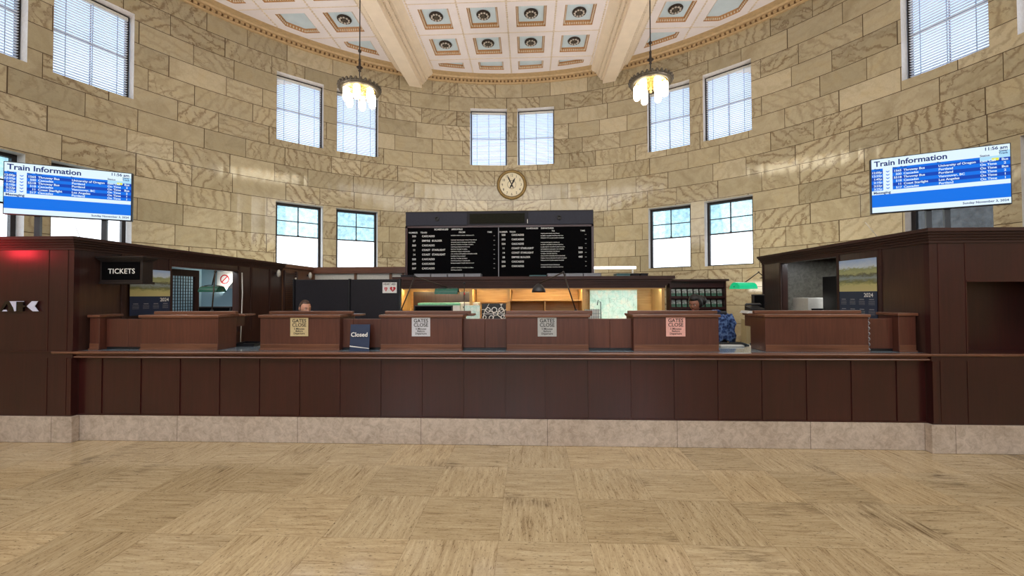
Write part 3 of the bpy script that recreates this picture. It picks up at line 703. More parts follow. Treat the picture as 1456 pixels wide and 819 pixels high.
for (x, y, z, w_) in ((-4.60, 8.18, 2.12, 'by the booth end'), (-4.55, 9.3, 2.13, 'beyond the louvre')):
    t = thing('wall_speaker', 'small white wall speaker on the wood wall ' + w_, 'speaker', (x - .03, y, z), group='white speakers on the wood wall')
    MB().ball((.035, 0, 0), .06, 12, 8, (.6, .8, 1.3)).build('speaker_body', M['offwhite'], t); MB().box(-.03, .02, -.02, .02, -.02, .02).build('bracket', M['black'], t)

# ------------------------------------------------------------------ desks on the counter
ZT = 1.0265
def desk(x0, x1, label, name='ticket_window_desk', d=.3, ztop=1.436, rear=True, group='mahogany ticket desks on the counter'):
    t = thing(name, label, 'desk', ((x0 + x1) / 2, 4.6, ZT), group=group)
    MB().box(x0, x1, 4.60, 4.60 + d, ZT, ztop - .032).build('desk_body', M['wood_desk'], t, True, .004)
    p = MB(); p.box(x0 + .004, x1 - .004, 4.594, 4.60, ZT, ZT + .075); p.box(x0 - .004, x1 + .004, 4.586, 4.60, ZT, ZT + .018); p.build('desk_plinth', M['wood_cap'], t, True, .002)
    MB().box(x0 - .016, x1 + .016, 4.582, 4.60 + d + .02, ztop - .032, ztop).build('desk_cap', M['wood_cap'], t, True, .006)
    if rear:
        w = .035 if x1 - x0 > .5 else 0
        MB().box(x0 + .02 - w, x1 + .05 + w * .6, 4.78, 4.83, ztop, ztop + .036).build('back_ledge', M['wood_cap'], t, True, .005)
        MB().box(x0 + .02, x1 + .09, 4.92, 5.12, ztop - .03, ztop - .006).build('writing_shelf', M['wood_cap'], t, True, .004)
        b = MB()
        for x in (x0 + .06, x1 - .06): b.box(x - .02, x + .02, 4.92, 5.10, ztop - .16, ztop - .03)
        b.build('shelf_bracket', M['wood_desk'], t, True)
    return t
desk(-3.998, -3.065, 'mahogany ticket desk nearest the left booth, below the hillside calendar')
desk(-2.563, -1.629, 'mahogany ticket desk carrying the tan gates-close notice')
desk(-1.155, -.22, 'mahogany ticket desk carrying the pale grey gates-close notice')
desk(.282, 1.202, 'mahogany ticket desk carrying the silver gates-close notice under the black lamp')
desk(1.698, 2.626, 'mahogany ticket desk carrying the pink gates-close notice')
desk(3.125, 4.22, 'widest mahogany ticket desk, below the right booth opening')
desk(-4.62, -4.50, 'narrow mahogany end box standing against the left booth', 'end_box', .25, 1.44, False, 'mahogany end boxes')
desk(4.535, 4.715, 'narrow mahogany end box standing against the right booth', 'end_box', .25, 1.45, False, 'mahogany end boxes')
def low_panel(xs, label, y=4.67, zt=1.385):
    t = thing('low_screen', label, 'screen', ((xs[0] + xs[-1]) / 2, y, ZT), group='low wooden screens between desks')
    for i in range(len(xs) - 1): MB().box(xs[i] + .001, xs[i + 1] - .001, y, y + .03, ZT + .028, zt).build('screen_board', M['wood_desk'], t, True, .003)
    MB().box(xs[0], xs[-1], y + .01, y + .03, ZT, ZT + .028).build('gap_strip', M['black'], t, True)  # black strip stands in for the dark gap under the boards
    return t
low_panel([-1.629, -1.50, -1.155], 'low wooden screen behind the navy Closed sign')
low_panel([-.22, .03, .282], 'low wooden screen in front of the wheel print')
low_panel([1.202, 1.45, 1.698], 'low wooden screen in front of the pale map')
low_panel([4.27, 4.535], 'single-board low screen below the right calendar')
low_panel([-4.49, -4.22, -3.998], 'low wooden screen under the hanging tickets sign')

# notices on desks
GC = 'gates-close notices on the desks'
for (x, z, mt, lab) in ((-2.10, 1.298, 'sign_tan', 'tan gates-close notice, leftmost of the four'), (-.688, 1.298, 'sign_grey', 'pale grey gates-close notice on the desk with the green-shaded lamp'), (.739, 1.298, 'sign_silver', 'silver-grey gates-close notice on the desk with the black lamp'), (2.157, 1.300, 'sign_pink', 'pink gates-close notice on the desk nearest the blue jacket')):
    t = thing('gate_notice', lab, 'notice', (x, 4.60, z - .107), group=GC); w = .105
    t = MB().box(-w, w, -.0055, 0, 0, .213).build('card', M[mt], t)
    text('heading', 'GATES\nCLOSE', .056, M['ink'], (0, -.0065, .158), parent=t, align='CENTER', space=.86, bold=.0009, ext=.0004)
    text('small_print', '5 Minutes\nBefore\nDeparture', .031, M['ink'], (0, -.0065, .075), parent=t, align='CENTER', space=.85, bold=.0004, ext=.0004)
t = thing('closed_sign', 'navy Closed sign standing on the counter', 'sign', (-1.383, 4.56, ZT))
T = Matrix.Rotation(radians(-6), 4, 'X')
MB().box(-.06, .06, .03, .075, 0, .006).build('easel_foot', M['black'], t); t = MB().box(-.112, .112, -.004, .004, 0, .302, T).build('card', M['navy'], t)
text('wording', 'Closed', .068, M['white'], (0, -.0045, .165), (radians(84), 0, 0), t, 'CENTER', bold=.0012, ext=.0004)
w = MB(); w.prism([(-.112, .05), (.112, .028), (.112, .034), (-.112, .062)], -.0055, -.0045, 'y', T); w.ball((-.105, -.006, .056), .006, 8, 6, M=T); w.build('wave_line', M['white'], t)
text('small_print', 'Ticket Office', .017, M['white'], (0.02, -.0015, .018), (radians(84), 0, 0), t, 'CENTER', ext=.0003)

# ------------------------------------------------------------------ TICKETS sign
t = thing('tickets_sign', 'hanging black TICKETS sign with wooden case by the left booth', 'sign', (-4.38, 4.78, 1.80))
MB().box(-.27, .265, -.05, .09, .03, .29).build('sign_case', M['wood_black'], t, bevel=.004)
c = MB()
for z0, z1, d in ((.285, .30, .02), (.30, .318, .04), (.318, .335, .06)): c.box(-.27, .265 + d, -.05 - d, .09 + d * .3, z0, z1)
c.box(-.27, .28, -.06, .1, .005, .03); c.build('sign_cornice', M['wood_black'], t)
t_f = MB().box(-.24, .235, -.056, -.049, .055, .27).build('sign_face', M['board_face'], t)
tx = text('lettering', 'TICKETS', .086, M['ltr'], (.012, -.058, .13), parent=t_f, align='CENTER', bold=.0004, ext=.001, char=1.05)
MB().box(-.275, -.20, .0, .05, .12, .2).build('wall_bracket', M['black'], t)

# calendars
for s, x, y0, y1, z0, z1, zm, lab in ((-1, -4.645, 5.10, 5.69, 1.40, 2.02, 1.655, 'hillside train calendar hanging on the left booth wall'), (1, 4.73, 5.10, 5.69, 1.36, 2.10, 1.69, 'hillside train calendar hanging on the right booth wall')):
    t = thing('wall_calendar', lab, 'calendar', (x, (y0 + y1) / 2, z0), group='2024 calendars'); X = sorted((x, x - s * .004 ))
    X = (x, x + .006) if s < 0 else (x - .006, x)
    MB().box(X[0], X[1], y0, y1, zm, z1).build('picture', landscape_mat(zm, z1), t, True)
    MB().box(X[0], X[1], y0, y1, z0, zm).build('date_sheet', M['navy'], t, True)
    xf = X[1] + .001 if s < 0 else X[0] - .001; rot = (pi / 2, 0, pi / 2) if s < 0 else (pi / 2, 0, -pi / 2)
    loc = lambda yy, zz: (xf - x, yy - (y0 + y1) / 2, zz - z0)
    text('year', '2024', .07, M['ltr'], loc(5.69 - .16 if s < 0 else 5.10 + .19, zm - .07), rot, t, ext=.0004, bold=.001)
    mo = MB(); rows = 2
    for rr in range(rows):
        for cc in range(4):
            yc = y0 + .075 + cc * .147; zc = zm - .13 - rr * .125
            if zc - .04 < z0: continue
            mo.box(xf - .001, xf + .001, yc - .035, yc + .035, zc + .025, zc + .034)
            for q in range(4): mo.box(xf - .001, xf + .001, yc - .045, yc + .045, zc + .006 - q * .014, zc + .009 - q * .014)
    mo.build('month_grids', M['grey'], t, True)

# left booth: grille gate, inner notice
t = thing('grille_gate', 'dark framed lattice gate in the left booth opening', 'gate', (-4.85, 6.15, 1.2))
f = MB(); f.box(-4.87, -4.83, 5.86, 5.94, 1.2, 2.07); f.box(-4.87, -4.83, 6.36, 6.44, 1.2, 2.07); f.box(-4.87, -4.83, 5.94, 6.36, 1.97, 2.07); f.box(-4.87, -4.83, 5.94, 6.36, 1.2, 1.28); f.build('gate_frame', M['wood_dark'], t, True)
f = MB()
for k in range(9): y = 5.96 + k * .048; f.box(-4.854, -4.846, y - .004, y + .004, 1.28, 1.97)
for k in range(15): z = 1.30 + k * .048; f.box(-4.853, -4.847, 5.94, 6.36, z - .004, z + .004)
f.build('lattice', M['black'], t, True)
t = thing('lattice_screen', 'narrow black lattice strip beside the left calendar', 'screen', (-4.80, 5.79, 1.2)); f = MB()
for k in range(4): y = 5.735 + k * .034; f.box(-4.803, -4.797, y - .004, y + .004, 1.2, 2.09)
for k in range(19): z = 1.22 + k * .046; f.box(-4.802, -4.798, 5.72, 5.86, z - .004, z + .004)
f.build('lattice', M['black'], t, True)
t = thing('heart_notice', 'white notice with a red symbol on the pale blue booth wall', 'notice', (-6.30, 8.17, 1.86))
t.location = (-5.85, 8.335, 1.82); CRD = MB().box(-.17, .17, -.006, 0, 0, .36).build('card', M['white'], t)
MB().prism([(.10 * cos(q), .19 + .10 * sin(q)) for q in [2 * pi * k / 24 for k in range(24)]], -.0075, -.006, 'y').build('red_disc', M['red'], CRD)
MB().prism([(.075 * cos(q), .19 + .075 * sin(q)) for q in [2 * pi * k / 24 for k in range(24)]], -.009, -.0075, 'y').build('disc_centre', M['white'], CRD)
MB().prism([(-.06, .145), (-.045, .13), (.06, .235), (.045, .25)], -.0105, -.009, 'y').build('red_bar', M['red'], CRD)
MB().box(-.11, .11, -.0075, -.006, .035, .045).box(-.09, .09, -.0075, -.006, .055, .062).build('print_lines', M['red'], CRD)

# right booth contents seen through its opening
def simple(name, label, cat, x0, x1, y0, y1, z0, z1, mat, extra=None, bevel=.006):
    t = thing(name, label, cat, ((x0 + x1) / 2, (y0 + y1) / 2, z0)); MB().box(x0, x1, y0, y1, z0, z1).build('case', M[mat], t, True, bevel)
    if extra: extra(t)
    return t
tb = thing('booth_worktop', 'dark worktop inside the right booth', 'worktop', (5.5, 6.4, 0))
MB().box(4.86, 6.1, 5.3, 7.4, 1.16, 1.2).build('board', M['wood_dark'], tb, True)
f = MB(); [f.box(x, x + .05, y, y + .05, 0, 1.16) for x in (4.9, 6.0) for y in (5.35, 7.3)]; f.build('leg', M['wood_dark'], tb, True)
tb = thing('booth_worktop', 'dark worktop inside the left booth', 'worktop', (-5.5, 6.4, 0))
MB().box(-6.1, -4.95, 5.3, 7.4, 1.12, 1.16).build('board', M['wood_dark'], tb, True)
f = MB(); [f.box(x, x + .05, y, y + .05, 0, 1.12) for x in (-6.05, -5.05) for y in (5.35, 7.3)]; f.build('leg', M['wood_dark'], tb, True)
def monitor(x, y, z, rz, w, h, label, name='computer_monitor'):
    t = thing(name, label, 'monitor', (x, y, z), rz)
    MB().box(-w / 2, w / 2, -.02, .02, .09, .09 + h).build('casing', M['black'], t, bevel=.006); MB().box(-w / 2 + .015, w / 2 - .015, -.024, -.02, .105, .075 + h).build('screen', M['board_face'], t)
    s = MB(); s.box(-.02, .02, .0, .03, .01, .14); s.lathe([(.001, 0), (.1, 0), (.1, .012), (.001, .014)], n=20, cap=False); s.build('stand', M['black'], t); return t
monitor(5.15, 6.36, 1.2, radians(84), .54, .64, 'large black monitor back in the right booth opening')
simple('printer', 'low white printer beside the monitor in the right booth', 'printer', 4.98, 5.36, 6.70, 7.08, 1.2, 1.60, 'offwhite', lambda t: (MB().box(5.03, 5.32, 6.69, 6.7, 1.40, 1.43).build('paper_slot', M['black'], t, True), None))
simple('wall_cabinet', 'dark wall cabinet at the back of the right booth', 'cabinet', 5.9, 6.43, 5.9, 6.5, 1.75, 2.2, 'wood_strip', lambda t: MB().box(5.885, 5.9, 5.92, 6.48, 1.77, 2.18).build('door', M['wood_dark'], t, True))

# ------------------------------------------------------------------ items on the right desks
monitor(3.42, 5.27, ZT, radians(10), .16, .54, 'narrow dark monitor behind the widest desk')
monitor(-3.62, 5.26, ZT, radians(0), .44, .40, 'low black monitor behind the leftmost ticket desk')
monitor(-.70, 5.26, ZT, radians(0), .50, .41, 'low black monitor behind the grey-notice desk')
t = thing('paper_stack', 'stack of white papers on the end of the widest desk shelf', 'papers', (3.08, 5.03, 1.43))
t.location = (3.20, 5.02, 1.431); m = MB()
for k in range(5): m.box(-.09 + .004 * k, .10 - .006 * (k % 3), -.09, .09, .006 * k, .006 * k + .005)
m.build('sheets', M['white'], t)
t = thing('desk_phone', 'black desk telephone on the papers by the right booth', 'telephone', (3.24, 5.02, 1.462))
MB().prism([(-.07, 0), (.07, 0), (.07, .055), (-.07, .025)], -.08, .08, 'x').build('phone_base', M['black'], t); m = MB(); m.tube([(-.09, .03, .06), (-.08, .03, .075), (.08, .03, .075), (.09, .03, .06)], .014); m.build('handset', M['black'], t)
t = thing('keyboard', 'black keyboard on the counter by the blue jacket', 'keyboard', (3.04, 5.22, ZT)); MB().prism([(-.07, 0), (.07, 0), (.07, .022), (-.07, .012)], -.22, .2, 'x').build('keyboard_case', M['black'], t)
k_ = MB(); [k_.box(-.20 + i * .024, -.182 + i * .024, -.055 + j * .025, -.037 + j * .025, .0135 + .0018 * j, .0195 + .0018 * j) for i in range(16) for j in range(5)]; k_.build('keys', M['ink'], t)
t = thing('paper_tray', 'white paper slip tray on the counter beside the keyboard', 'tray', (3.0, 5.06, ZT)); MB().box(-.16, .12, -.035, .035, 0, .016).build('tray_base', M['offwhite'], t, bevel=.003); MB().box(-.15, .11, -.03, .03, .016, .02).build('paper_slip', M['white'], t)
t = thing('black_tray', 'flat black document tray on the counter by the left booth', 'tray', (-3.02, 5.1, ZT))
m = MB(); m.box(-.17, .14, -.15, .13, 0, .01); m.box(-.17, .14, -.15, -.14, .01, .035); m.box(-.17, .14, .12, .13, .01, .035); m.box(-.17, -.16, -.14, .12, .01, .035); m.box(.13, .14, -.14, .12, .01, .035); m.build('tray', M['black'], t)
t = thing('door_edge_trim', 'pale cable running down the left booth opening edge', 'trim', (-4.62, 7.14, ZT)); MB().tube([(-.02, 0, -.3), (0, 0, .25), (0.005, .01, .7), (0, 0, 1.05)], .009).build('trim_run', M['offwhite'], t)  # pale tube built for the trim along the door edge
t = thing('coiled_cord', 'twisted white and black cord standing in the gap under the right calendar', 'cord', (4.243, 4.63, ZT)); m = MB(); m.tube([(.008 * sin(k * 1.3), .008 * cos(k * 1.3), k * .012) for k in range(33)], .008, 6); m.build('cord_run', M['grey'], t)
# items lying on the booth roofs
for x, y, lab in ((4.95, 5.2, 'small white router on the right booth roof'), (-4.9, 4.75, 'small white router on the left booth roof edge')):
    t = thing('router', lab, 'router', (x, y, 2.335)); MB().box(-.09, .09, -.06, .06, 0, .03).build('router_case', M['offwhite'], t, bevel=.006); MB().tube([(-.08, .05, .03), (-.2, .08, .22)], .004, 6).build('antenna', M['offwhite'], t)

# ------------------------------------------------------------------ lamps
def lamp(label, base, elbow, head, hr, shade, style, head_dir=0):
    t = thing('desk_lamp', label, 'lamp', base, group='jointed desk lamps'); B = Vector(base)
    MB().lathe([(.001, 0), (.055, 0), (.055, .012), (.02, .02), (.014, .05), (.001, .052)], n=20, cap=False).build('lamp_base', M['black'], t)
    E, H = Vector(elbow) - B, Vector(head) - B
    MB().tube([(0, 0, .04), E], .008).build('lower_arm', M['bronze'], t); MB().tube([E, H], .008).build('upper_arm', M['bronze'], t)
    MB().ball(E, .016, 10, 8).build('elbow_joint', M['black'], t)
    T = Matrix.Translation(H) @ Matrix.Rotation(head_dir, 4, 'Z')
    m = MB()
    if style == 'dome':
        m.lathe([(.016, .0), (.03, -.005), (.062, -.04), (.085, -.085), (.088, -.11), (.080, -.11), (.075, -.085), (.05, -.045), (.02, -.015)], n=24, M=T, cap=False); m.build('lamp_shade', M['black'], t)
    else:
        L = hr; n = 10; K_ = 1.9 if shade == 'green_glass' else 1.35
        arc = [(.062 * K_ * cos(pi * k / n), .058 * K_ * sin(pi * k / n)) for k in range(n + 1)]; arc2 = [(p[0] * .9, p[1] * .88 ) for p in arc[::-1]]
        T2 = T @ Matrix.Translation((0, 0, -.09))
        m.prism(arc + arc2, -L, L, 'x', T2); m.prism(arc, -L, -L + .008, 'x', T2); m.prism(arc, L - .008, L, 'x', T2)
        SHD = m.build('lamp_shade', M[shade], t)
        y = MB(); y.tube([(-L - .012, 0, -.06), (-L * .8, 0, -.01), (-L * .3, 0, .0), (L * .3, 0, .0), (L * .8, 0, -.01), (L + .012, 0, -.06)], .006, 6, T); y.build('shade_yoke', M['black'], t)
        MB().tube([(-L + .02, 0, -.075), (L - .02, 0, -.075)], .012, 8, T).build('lamp_tube', M['white' if shade == 'green' else 'tube'], SHD)
    return t
lamp('jointed lamp with a dark green shade on the leftmost desk', (-3.50, 5.05, 1.4305), (-3.58, 5.2, 1.98), (-3.66, 5.25, 1.80), .13, 'green', 'bar')
lamp('long-armed lamp reaching over with a dark green shade on the grey-notice desk', (-1.06, 5.05, 1.4305), (-.93, 5.2, 1.90), (-.53, 5.3, 1.76), .15, 'green', 'bar')
lamp('jointed black dome lamp on the silver-notice desk', (1.11, 5.05, 1.4305), (.97, 5.15, 1.94), (.66, 5.2, 1.80), .1, 'black', 'dome')
lamp('wall lamp with a lit bright green glass shade at the right booth end', (4.79, 7.60, 1.95), (4.70, 7.58, 2.06), (4.13, 7.0, 1.84), .17, 'green_glass', 'bar', radians(12))
t = thing('microphone_stand', 'thin upright microphone stand on the grey-notice desk', 'microphone', (-.27, 5.08, 1.4305)); MB().lathe([(.001, 0), (.04, 0), (.04, .01), (.001, .014)], n=16, cap=False).build('stand_base', M['black'], t); MB().tube([(0, 0, .01), (0, 0, .36)], .005, 6).build('stand_pole', M['bronze'], t); MB().tube([(0, 0, .23), (0, 0, .26)], .008, 8).build('red_band', M['red'], t); MB().ball((0, 0, .375), .014, 10, 8).build('microphone_tip', M['black'], t)

# ------------------------------------------------------------------ black partition and AED sign
t = thing('black_screen_partition', 'tall black office screen in two panels behind the tan-notice desk', 'partition', (-2.9, 7.6, 0)); bp = t
MB().box(-3.90, -2.86, 7.58, 7.62, .05, 1.965).build('left_panel', M['board_case'], t, True, .01); MB().box(-2.83, -1.90, 7.58, 7.62, .05, 1.965).build('right_panel', M['board_case'], t, True, .01)
f = MB(); f.box(-3.93, -3.90, 7.56, 7.64, 0, 1.975); f.box(-2.86, -2.83, 7.56, 7.64, 0, 1.975); f.box(-1.90, -1.87, 7.56, 7.64, 0, 1.975); f.build('posts', M['black'], t, True)
for x in (-3.88, -3.15, -2.4): MB().ball((x, 7.57, 1.985), .018, 8, 6).build('clip', M['offwhite'], t, True)
t = thing('defibrillator_sign', 'white defibrillator sign with two red hearts on the black screen', 'sign', (-2.08, 7.575, 1.705)); MB().box(-.13, .14, -.006, 0, 0, .2).build('card', M['white'], t)
text('wording', 'HEART AED', .055, M['ink'], (0.005, -.0075, .15), parent=t, align='CENTER', bold=.001, ext=.0004, sx=.8)
def heart(cx, cz, r, sx=1): return [(cx + sx * r * (16 * sin(q) ** 3) / 16, cz + r * (13 * cos(q) - 5 * cos(2 * q) - 2 * cos(3 * q) - cos(4 * q)) / 16) for q in [2 * pi * k / 32 for k in range(32)]]
h = MB(); h.prism(heart(.065, .075, .055), -.009, -.0065, 'y'); h.prism(heart(-.065, .075, .05, .55), -.009, -.0065, 'y'); h.build('hearts', M['red'], t)
h = MB(); h.prism([(.065, .115), (.048, .072), (.064, .072), (.058, .04), (.083, .083), (.067, .083), (.076, .115)], -.0105, -.009, 'y'); h.box(-.07, -.06, -.0105, -.009, .055, .10); h.build('bolt', M['white'], t)

# ------------------------------------------------------------------ hutch
HY = 8.4
t = thing('office_hutch', 'long wooden office hutch with lit honey oak compartments below the train board', 'cabinet', (.55, HY, 0)); hu = t
f = MB(); f.box(-2.17, 3.285, HY, HY + .75, 0, 1.05); f.build('base_cabinet', M['wood_mid'], t, True)
MB().box(-2.17, 3.285, HY - .35, HY + .75, 1.05, 1.09).build('bench_top', M['oak'], t, True)
f = MB(); f.box(-2.17, 3.285, HY + .70, HY + .75, 1.09, 1.80); f.build('back_board', M['oak'], t, True)
for x in (-2.14, -.66, .12, 1.655, 3.255): MB().box(x - .03, x + .03, HY, HY + .70, 1.09, 1.80).build('upright', M['oak_v'], t, True)
c = MB()
for z0, z1, d in ((1.80, 1.85, 0), (1.85, 1.89, .02), (1.89, 1.93, .04), (1.93, 1.975, .06), (1.975, 2.04, .09)): c.box(-2.18 - d, 3.30 + d * 1.8, HY - .02 - d, HY + 1.15, z0, z1)
c.build('stepped_top', M['wood_trim'], t, True)
MB().box(-2.10, 3.22, HY - .012, HY + .03, 1.776, 1.80).build('light_valance', M['oak'], t, True)
s = MB(); s.box(.15, 1.625, HY + .1, HY + .70, 1.535, 1.56); s.box(.86, .885, HY + .12, HY + .70, 1.09, 1.535); s.build('shelf', M['oak'], t, True)
MB().box(-2.05, -.70, HY + .66, HY + .70, 1.25, 1.74).build('dark_inset', M['wood_dark'], t, True)
MB().box(-.62, .08, HY + .62, HY + .65, 1.50, 1.78).build('roll_shutter', M['oak'], t, True)
l = MB()
for xa, xb, mt in ((-2.09, -.71, 'warm'), (-.61, .07, 'warm'), (.17, 1.60, 'warm'), (1.70, 3.2, 'cool')): MB().box(xa, xb, HY + .06, HY + .095, 1.782, 1.798).build('strip_light', M[mt], t, True)
t = thing('route_map', 'pale green route map leaning in the right hutch compartment', 'map', (2.38, HY + .55, 1.09)); MB().box(1.87, 2.89, HY + .60, HY + .62, 1.09, 1.79).build('map_sheet', M['map'], t, True)
m = MB(); m.box(1.86, 2.90, HY + .595, HY + .60, 1.76, 1.79); m.build('map_header', M['sign_tan'], t, True)
t = thing('wire_rack', 'small wire rack with papers in front of the pale map', 'rack', (1.80, HY - .05, 1.09)); m = MB()
for x in [-.13 + .045 * k for k in range(8)]: m.tube([(x, 0, 0), (x, 0, .29)], .004, 6)
for z in (.05, .12, .19, .27): m.tube([(-.14, 0, z), (.2, 0, z)], .004, 6)
m.tube([(.19, -.02, 0), (.19, 0, .42), (.14, 0, .46), (.12, 0, .36)], .01, 6); m.build('wire_frame', M['teal'], t)
MB().box(-.13, .17, .02, .05, .0, .27).build('papers', M['white'], t); MB().box(-.15, .2, -.06, .0, 0, .09).build('wood_bin', M['oak'], t)
t = thing('wheel_print', 'black and white locomotive wheel print leaning in the hutch', 'print', (-.15, HY - .1, 1.09)); MB().box(-.28, .22, 0, .012, 0, .40, Matrix.Rotation(radians(-8), 4, 'X')).build('print_sheet', M['gears'], t)
m = MB(); TP = Matrix.Rotation(radians(-8), 4, 'X')
for cx, cz, rr in ((-.15, .27, .055), (-.02, .27, .06), (.12, .27, .055), (.16, .12, .05), (-.08, .11, .05), (-.22, .12, .04)):
    n = 26; vs = [TP @ Vector((cx + q * cos(2 * pi * k / n), yy, cz + q * sin(2 * pi * k / n))) for k in range(n) for q, yy in ((rr, -.001), (rr, -.003), (rr * .74, -.003), (rr * .74, -.001))]
    m.add(vs, [(k * 4 + e, k * 4 + (e + 1) % 4, ((k + 1) % n) * 4 + (e + 1) % 4, ((k + 1) % n) * 4 + e) for k in range(n) for e in range(4)])
m.box(-.26, .2, -.003, -.001, .185, .195, TP)
m.build('printed_wheels', M['white'], t)
t = thing('mint_folder', 'mint green folder standing beside the wheel print', 'folder', (-.62, HY - .12, 1.09)); MB().box(-.17, .16, 0, .03, 0, .36).build('cover', M['map'], t, bevel=.004); MB().box(-.16, .15, .005, .025, .355, .365).build('pages', M['white'], t)
t = thing('copier', 'small white copier on the hutch bench', 'copier', (-.72, HY + .25, 1.09)); MB().box(-.2, .2, -.15, .25, 0, .42).build('copier_body', M['offwhite'], t, bevel=.01); MB().box(-.12, .1, -.16, -.15, .30, .34).build('paper_slot', M['ink'], t)
simple('green_mat_pad', 'mint green ledger pad on the hutch bench under the lamp', 'pad', -1.75, -1.0, HY - .05, HY + .35, 1.09, 1.36, 'green_glass') if False else None
t = thing('ledger_box', 'flat mint green and white box in the left hutch compartment', 'box', (-1.35, HY + .2, 1.09)); MB().box(-.42, .45, -.15, .2, 0, .36).build('box_body', M['white'], t, bevel=.005); MB().box(-.43, .46, -.16, .21, .36, .41).build('box_lid', flat('mint_lid', srgb(120, 190, 160), .5), t, bevel=.005)
# boxes lying on top of the hutch
bi = 0
def top_box(x0, x1, h, mt, lab, d=.3):
    t = thing('archive_box', lab, 'box', ((x0 + x1) / 2, HY + .2, 2.041), group='flat boxes on top of the hutch')
    MB().box(x0 + .006, x1 - .006, HY + .05, HY + .05 + d, 2.041, 2.041 + h).build('box_body', M[mt], t, True, .006); MB().box(x0, x1, HY + .04, HY + .06 + d, 2.041 + h, 2.041 + h + .014).build('box_lid', M[mt], t, True, .003)
pos = ['leftmost', 'second', 'third', 'rightmost']
for k in range(4): top_box(-1.86 + k * .352, -1.86 + (k + 1) * .352 - .008, .055, 'grey', 'pale flat box under the arrivals half of the board, %s of four' % pos[k])
pos = ['leftmost', 'middle', 'rightmost']
for k in range(3): top_box(.92 + k * .37, .92 + (k + 1) * .37 - .008, .05, 'grey', 'pale flat box under the departures half of the board, %s of three' % pos[k])
for k, (a_, b_, c_) in enumerate(((2.33, 2.62, 'leftmost'), (2.64, 2.80, 'middle'), (2.82, 2.98, 'rightmost'))): top_box(a_, b_, .045, 'teal' if k == 0 else 'board_case', 'small dark flat box right of the board, %s of three' % c_)
top_box(-2.15, -1.88, .035, 'board_case', 'dark flat box at the far left end of the hutch top')
top_box(.55, .90, .018, 'teal', 'thin grey-green box lying left of the departures boxes')
t = thing('fluorescent_light', 'lit white fluorescent tube fixture above the hutch, right of the board', 'light fixture', (2.45, HY + .95, 2.04)); f = MB(); f.box(-.45, -.42, -.02, .02, 0, .22); f.box(.42, .45, -.02, .02, 0, .22); f.box(-.52, .52, -.03, .03, .20, .23); f.build('bracket', M['offwhite'], t); MB().tube([(-.5, -.045, .235), (.5, -.045, .235)], .025, 12).build('tube', M['tube'], t)

# ------------------------------------------------------------------ train board
BY = 9.0; bx0, bx1 = -2.21, 1.96
t = thing('train_board', 'wide black train arrivals and departures letter board on the hutch', 'board', ((bx0 + bx1) / 2, BY, 2.04)); tbd = t
MB().box(bx0, bx1, BY, BY + .25, 2.041, 3.53).build('board_case', M['board_case'], t, True, .01)
LP = MB().box(bx0 + .05, bx1 - .05, BY - .006, BY, 2.06, 3.16).build('letter_panel', M['board_face'], t, True)
f = MB(); f.box(bx0, bx0 + .05, BY - .03, BY, 2.045, 3.2); f.box(bx1 - .05, bx1, BY - .03, BY, 2.045, 3.2); f.box(bx0, bx1, BY - .03, BY, 3.16, 3.2); f.build('wood_edge', M['wood_strip'], t, True)
MB().box(-.135, -.12, BY - .02, BY - .004, 2.06, 3.16).build('centre_divider', M['grey'], t, True)
HDR = [MB().box(xa, xb, BY - .02, BY, 3.215, 3.50).build('header_door', M['door_grey'], t, True, .005) for xa, xb in ((bx0 + .01, -.83), (.53, bx1 - .01))]
MB().box(-.77, .45, BY - .014, BY, 3.25, 3.47).build('display_window', flat('dark_olive_display', srgb(34, 34, 26), .7, spec=.1), t, True)
for x, hd in zip((-1.50, 1.21), HDR):
    l = MB(); l.lathe([(.001, 0), (.05, 0), (.05, .014), (.036, .016), (.032, .006), (.001, .006)], n=20, M=Matrix.Translation((x, BY - .02, 3.36)) @ Matrix.Rotation(pi / 2, 4, 'X'), cap=False); l.build('door_lock', M['black'], hd, True)
MB().box(.505, .52, BY - .03, BY - .02, 3.24, 3.33).build('latch', M['white'], t, True)
bc = ((bx0 + bx1) / 2, BY, 2.04)
def bpx(x, y):   # reading position on the board face, metres
    return (bx0 + (x - 80) / 1288 * (bx1 - bx0), 3.518 - (y - 340) / 440 * 1.36)
def btext(name, body, size, x, y, space=1.6, align='LEFT', sx=1.0, bold=.0006):
    X, Z = bpx(x, y); return text(name, body, size, M['ltr'], (X - bc[0], -.008, Z - bc[2]), parent=LP, align=align, space=space, ext=.0005, sx=sx, bold=bold, char=1.1)
RP = .1025
S1 = RP / .058
btext('arrivals_heading', 'SCHEDULED    ARRIVALS', .05, 280, 472, sx=1.05, bold=.001)
btext('departures_heading', 'SCHEDULED    DEPARTURES', .044, 912, 470, sx=1.0, bold=.001)
btext('arrivals_columns', 'NUMBER    TRAIN', .05, 103, 494, sx=.95); btext('arrivals_columns', 'FROM', .05, 450, 494); btext('arrivals_columns', 'TIME', .045, 646, 494)
btext('departures_columns', 'NUMBER   TRAIN', .048, 728, 494, sx=.9); btext('departures_columns', 'TO', .045, 1085, 490); btext('departures_columns', 'TIME', .045, 1278, 490)
btext('arrivals_numbers', '500\n27\n503\n11\n14\n505\n509\n507', .058, 140, 521, S1, 'CENTER', .95, .001)
btext('arrivals_trains', 'CASCADES\nEMPIRE  BUILDER\nCASCADES\nCOAST  STARLIGHT\nCOAST  STARLIGHT\nCASCADES\nCASCADES\nCASCADES', .058, 195, 521, S1, sx=.93, bold=.001)
S2 = RP / 2 / .026
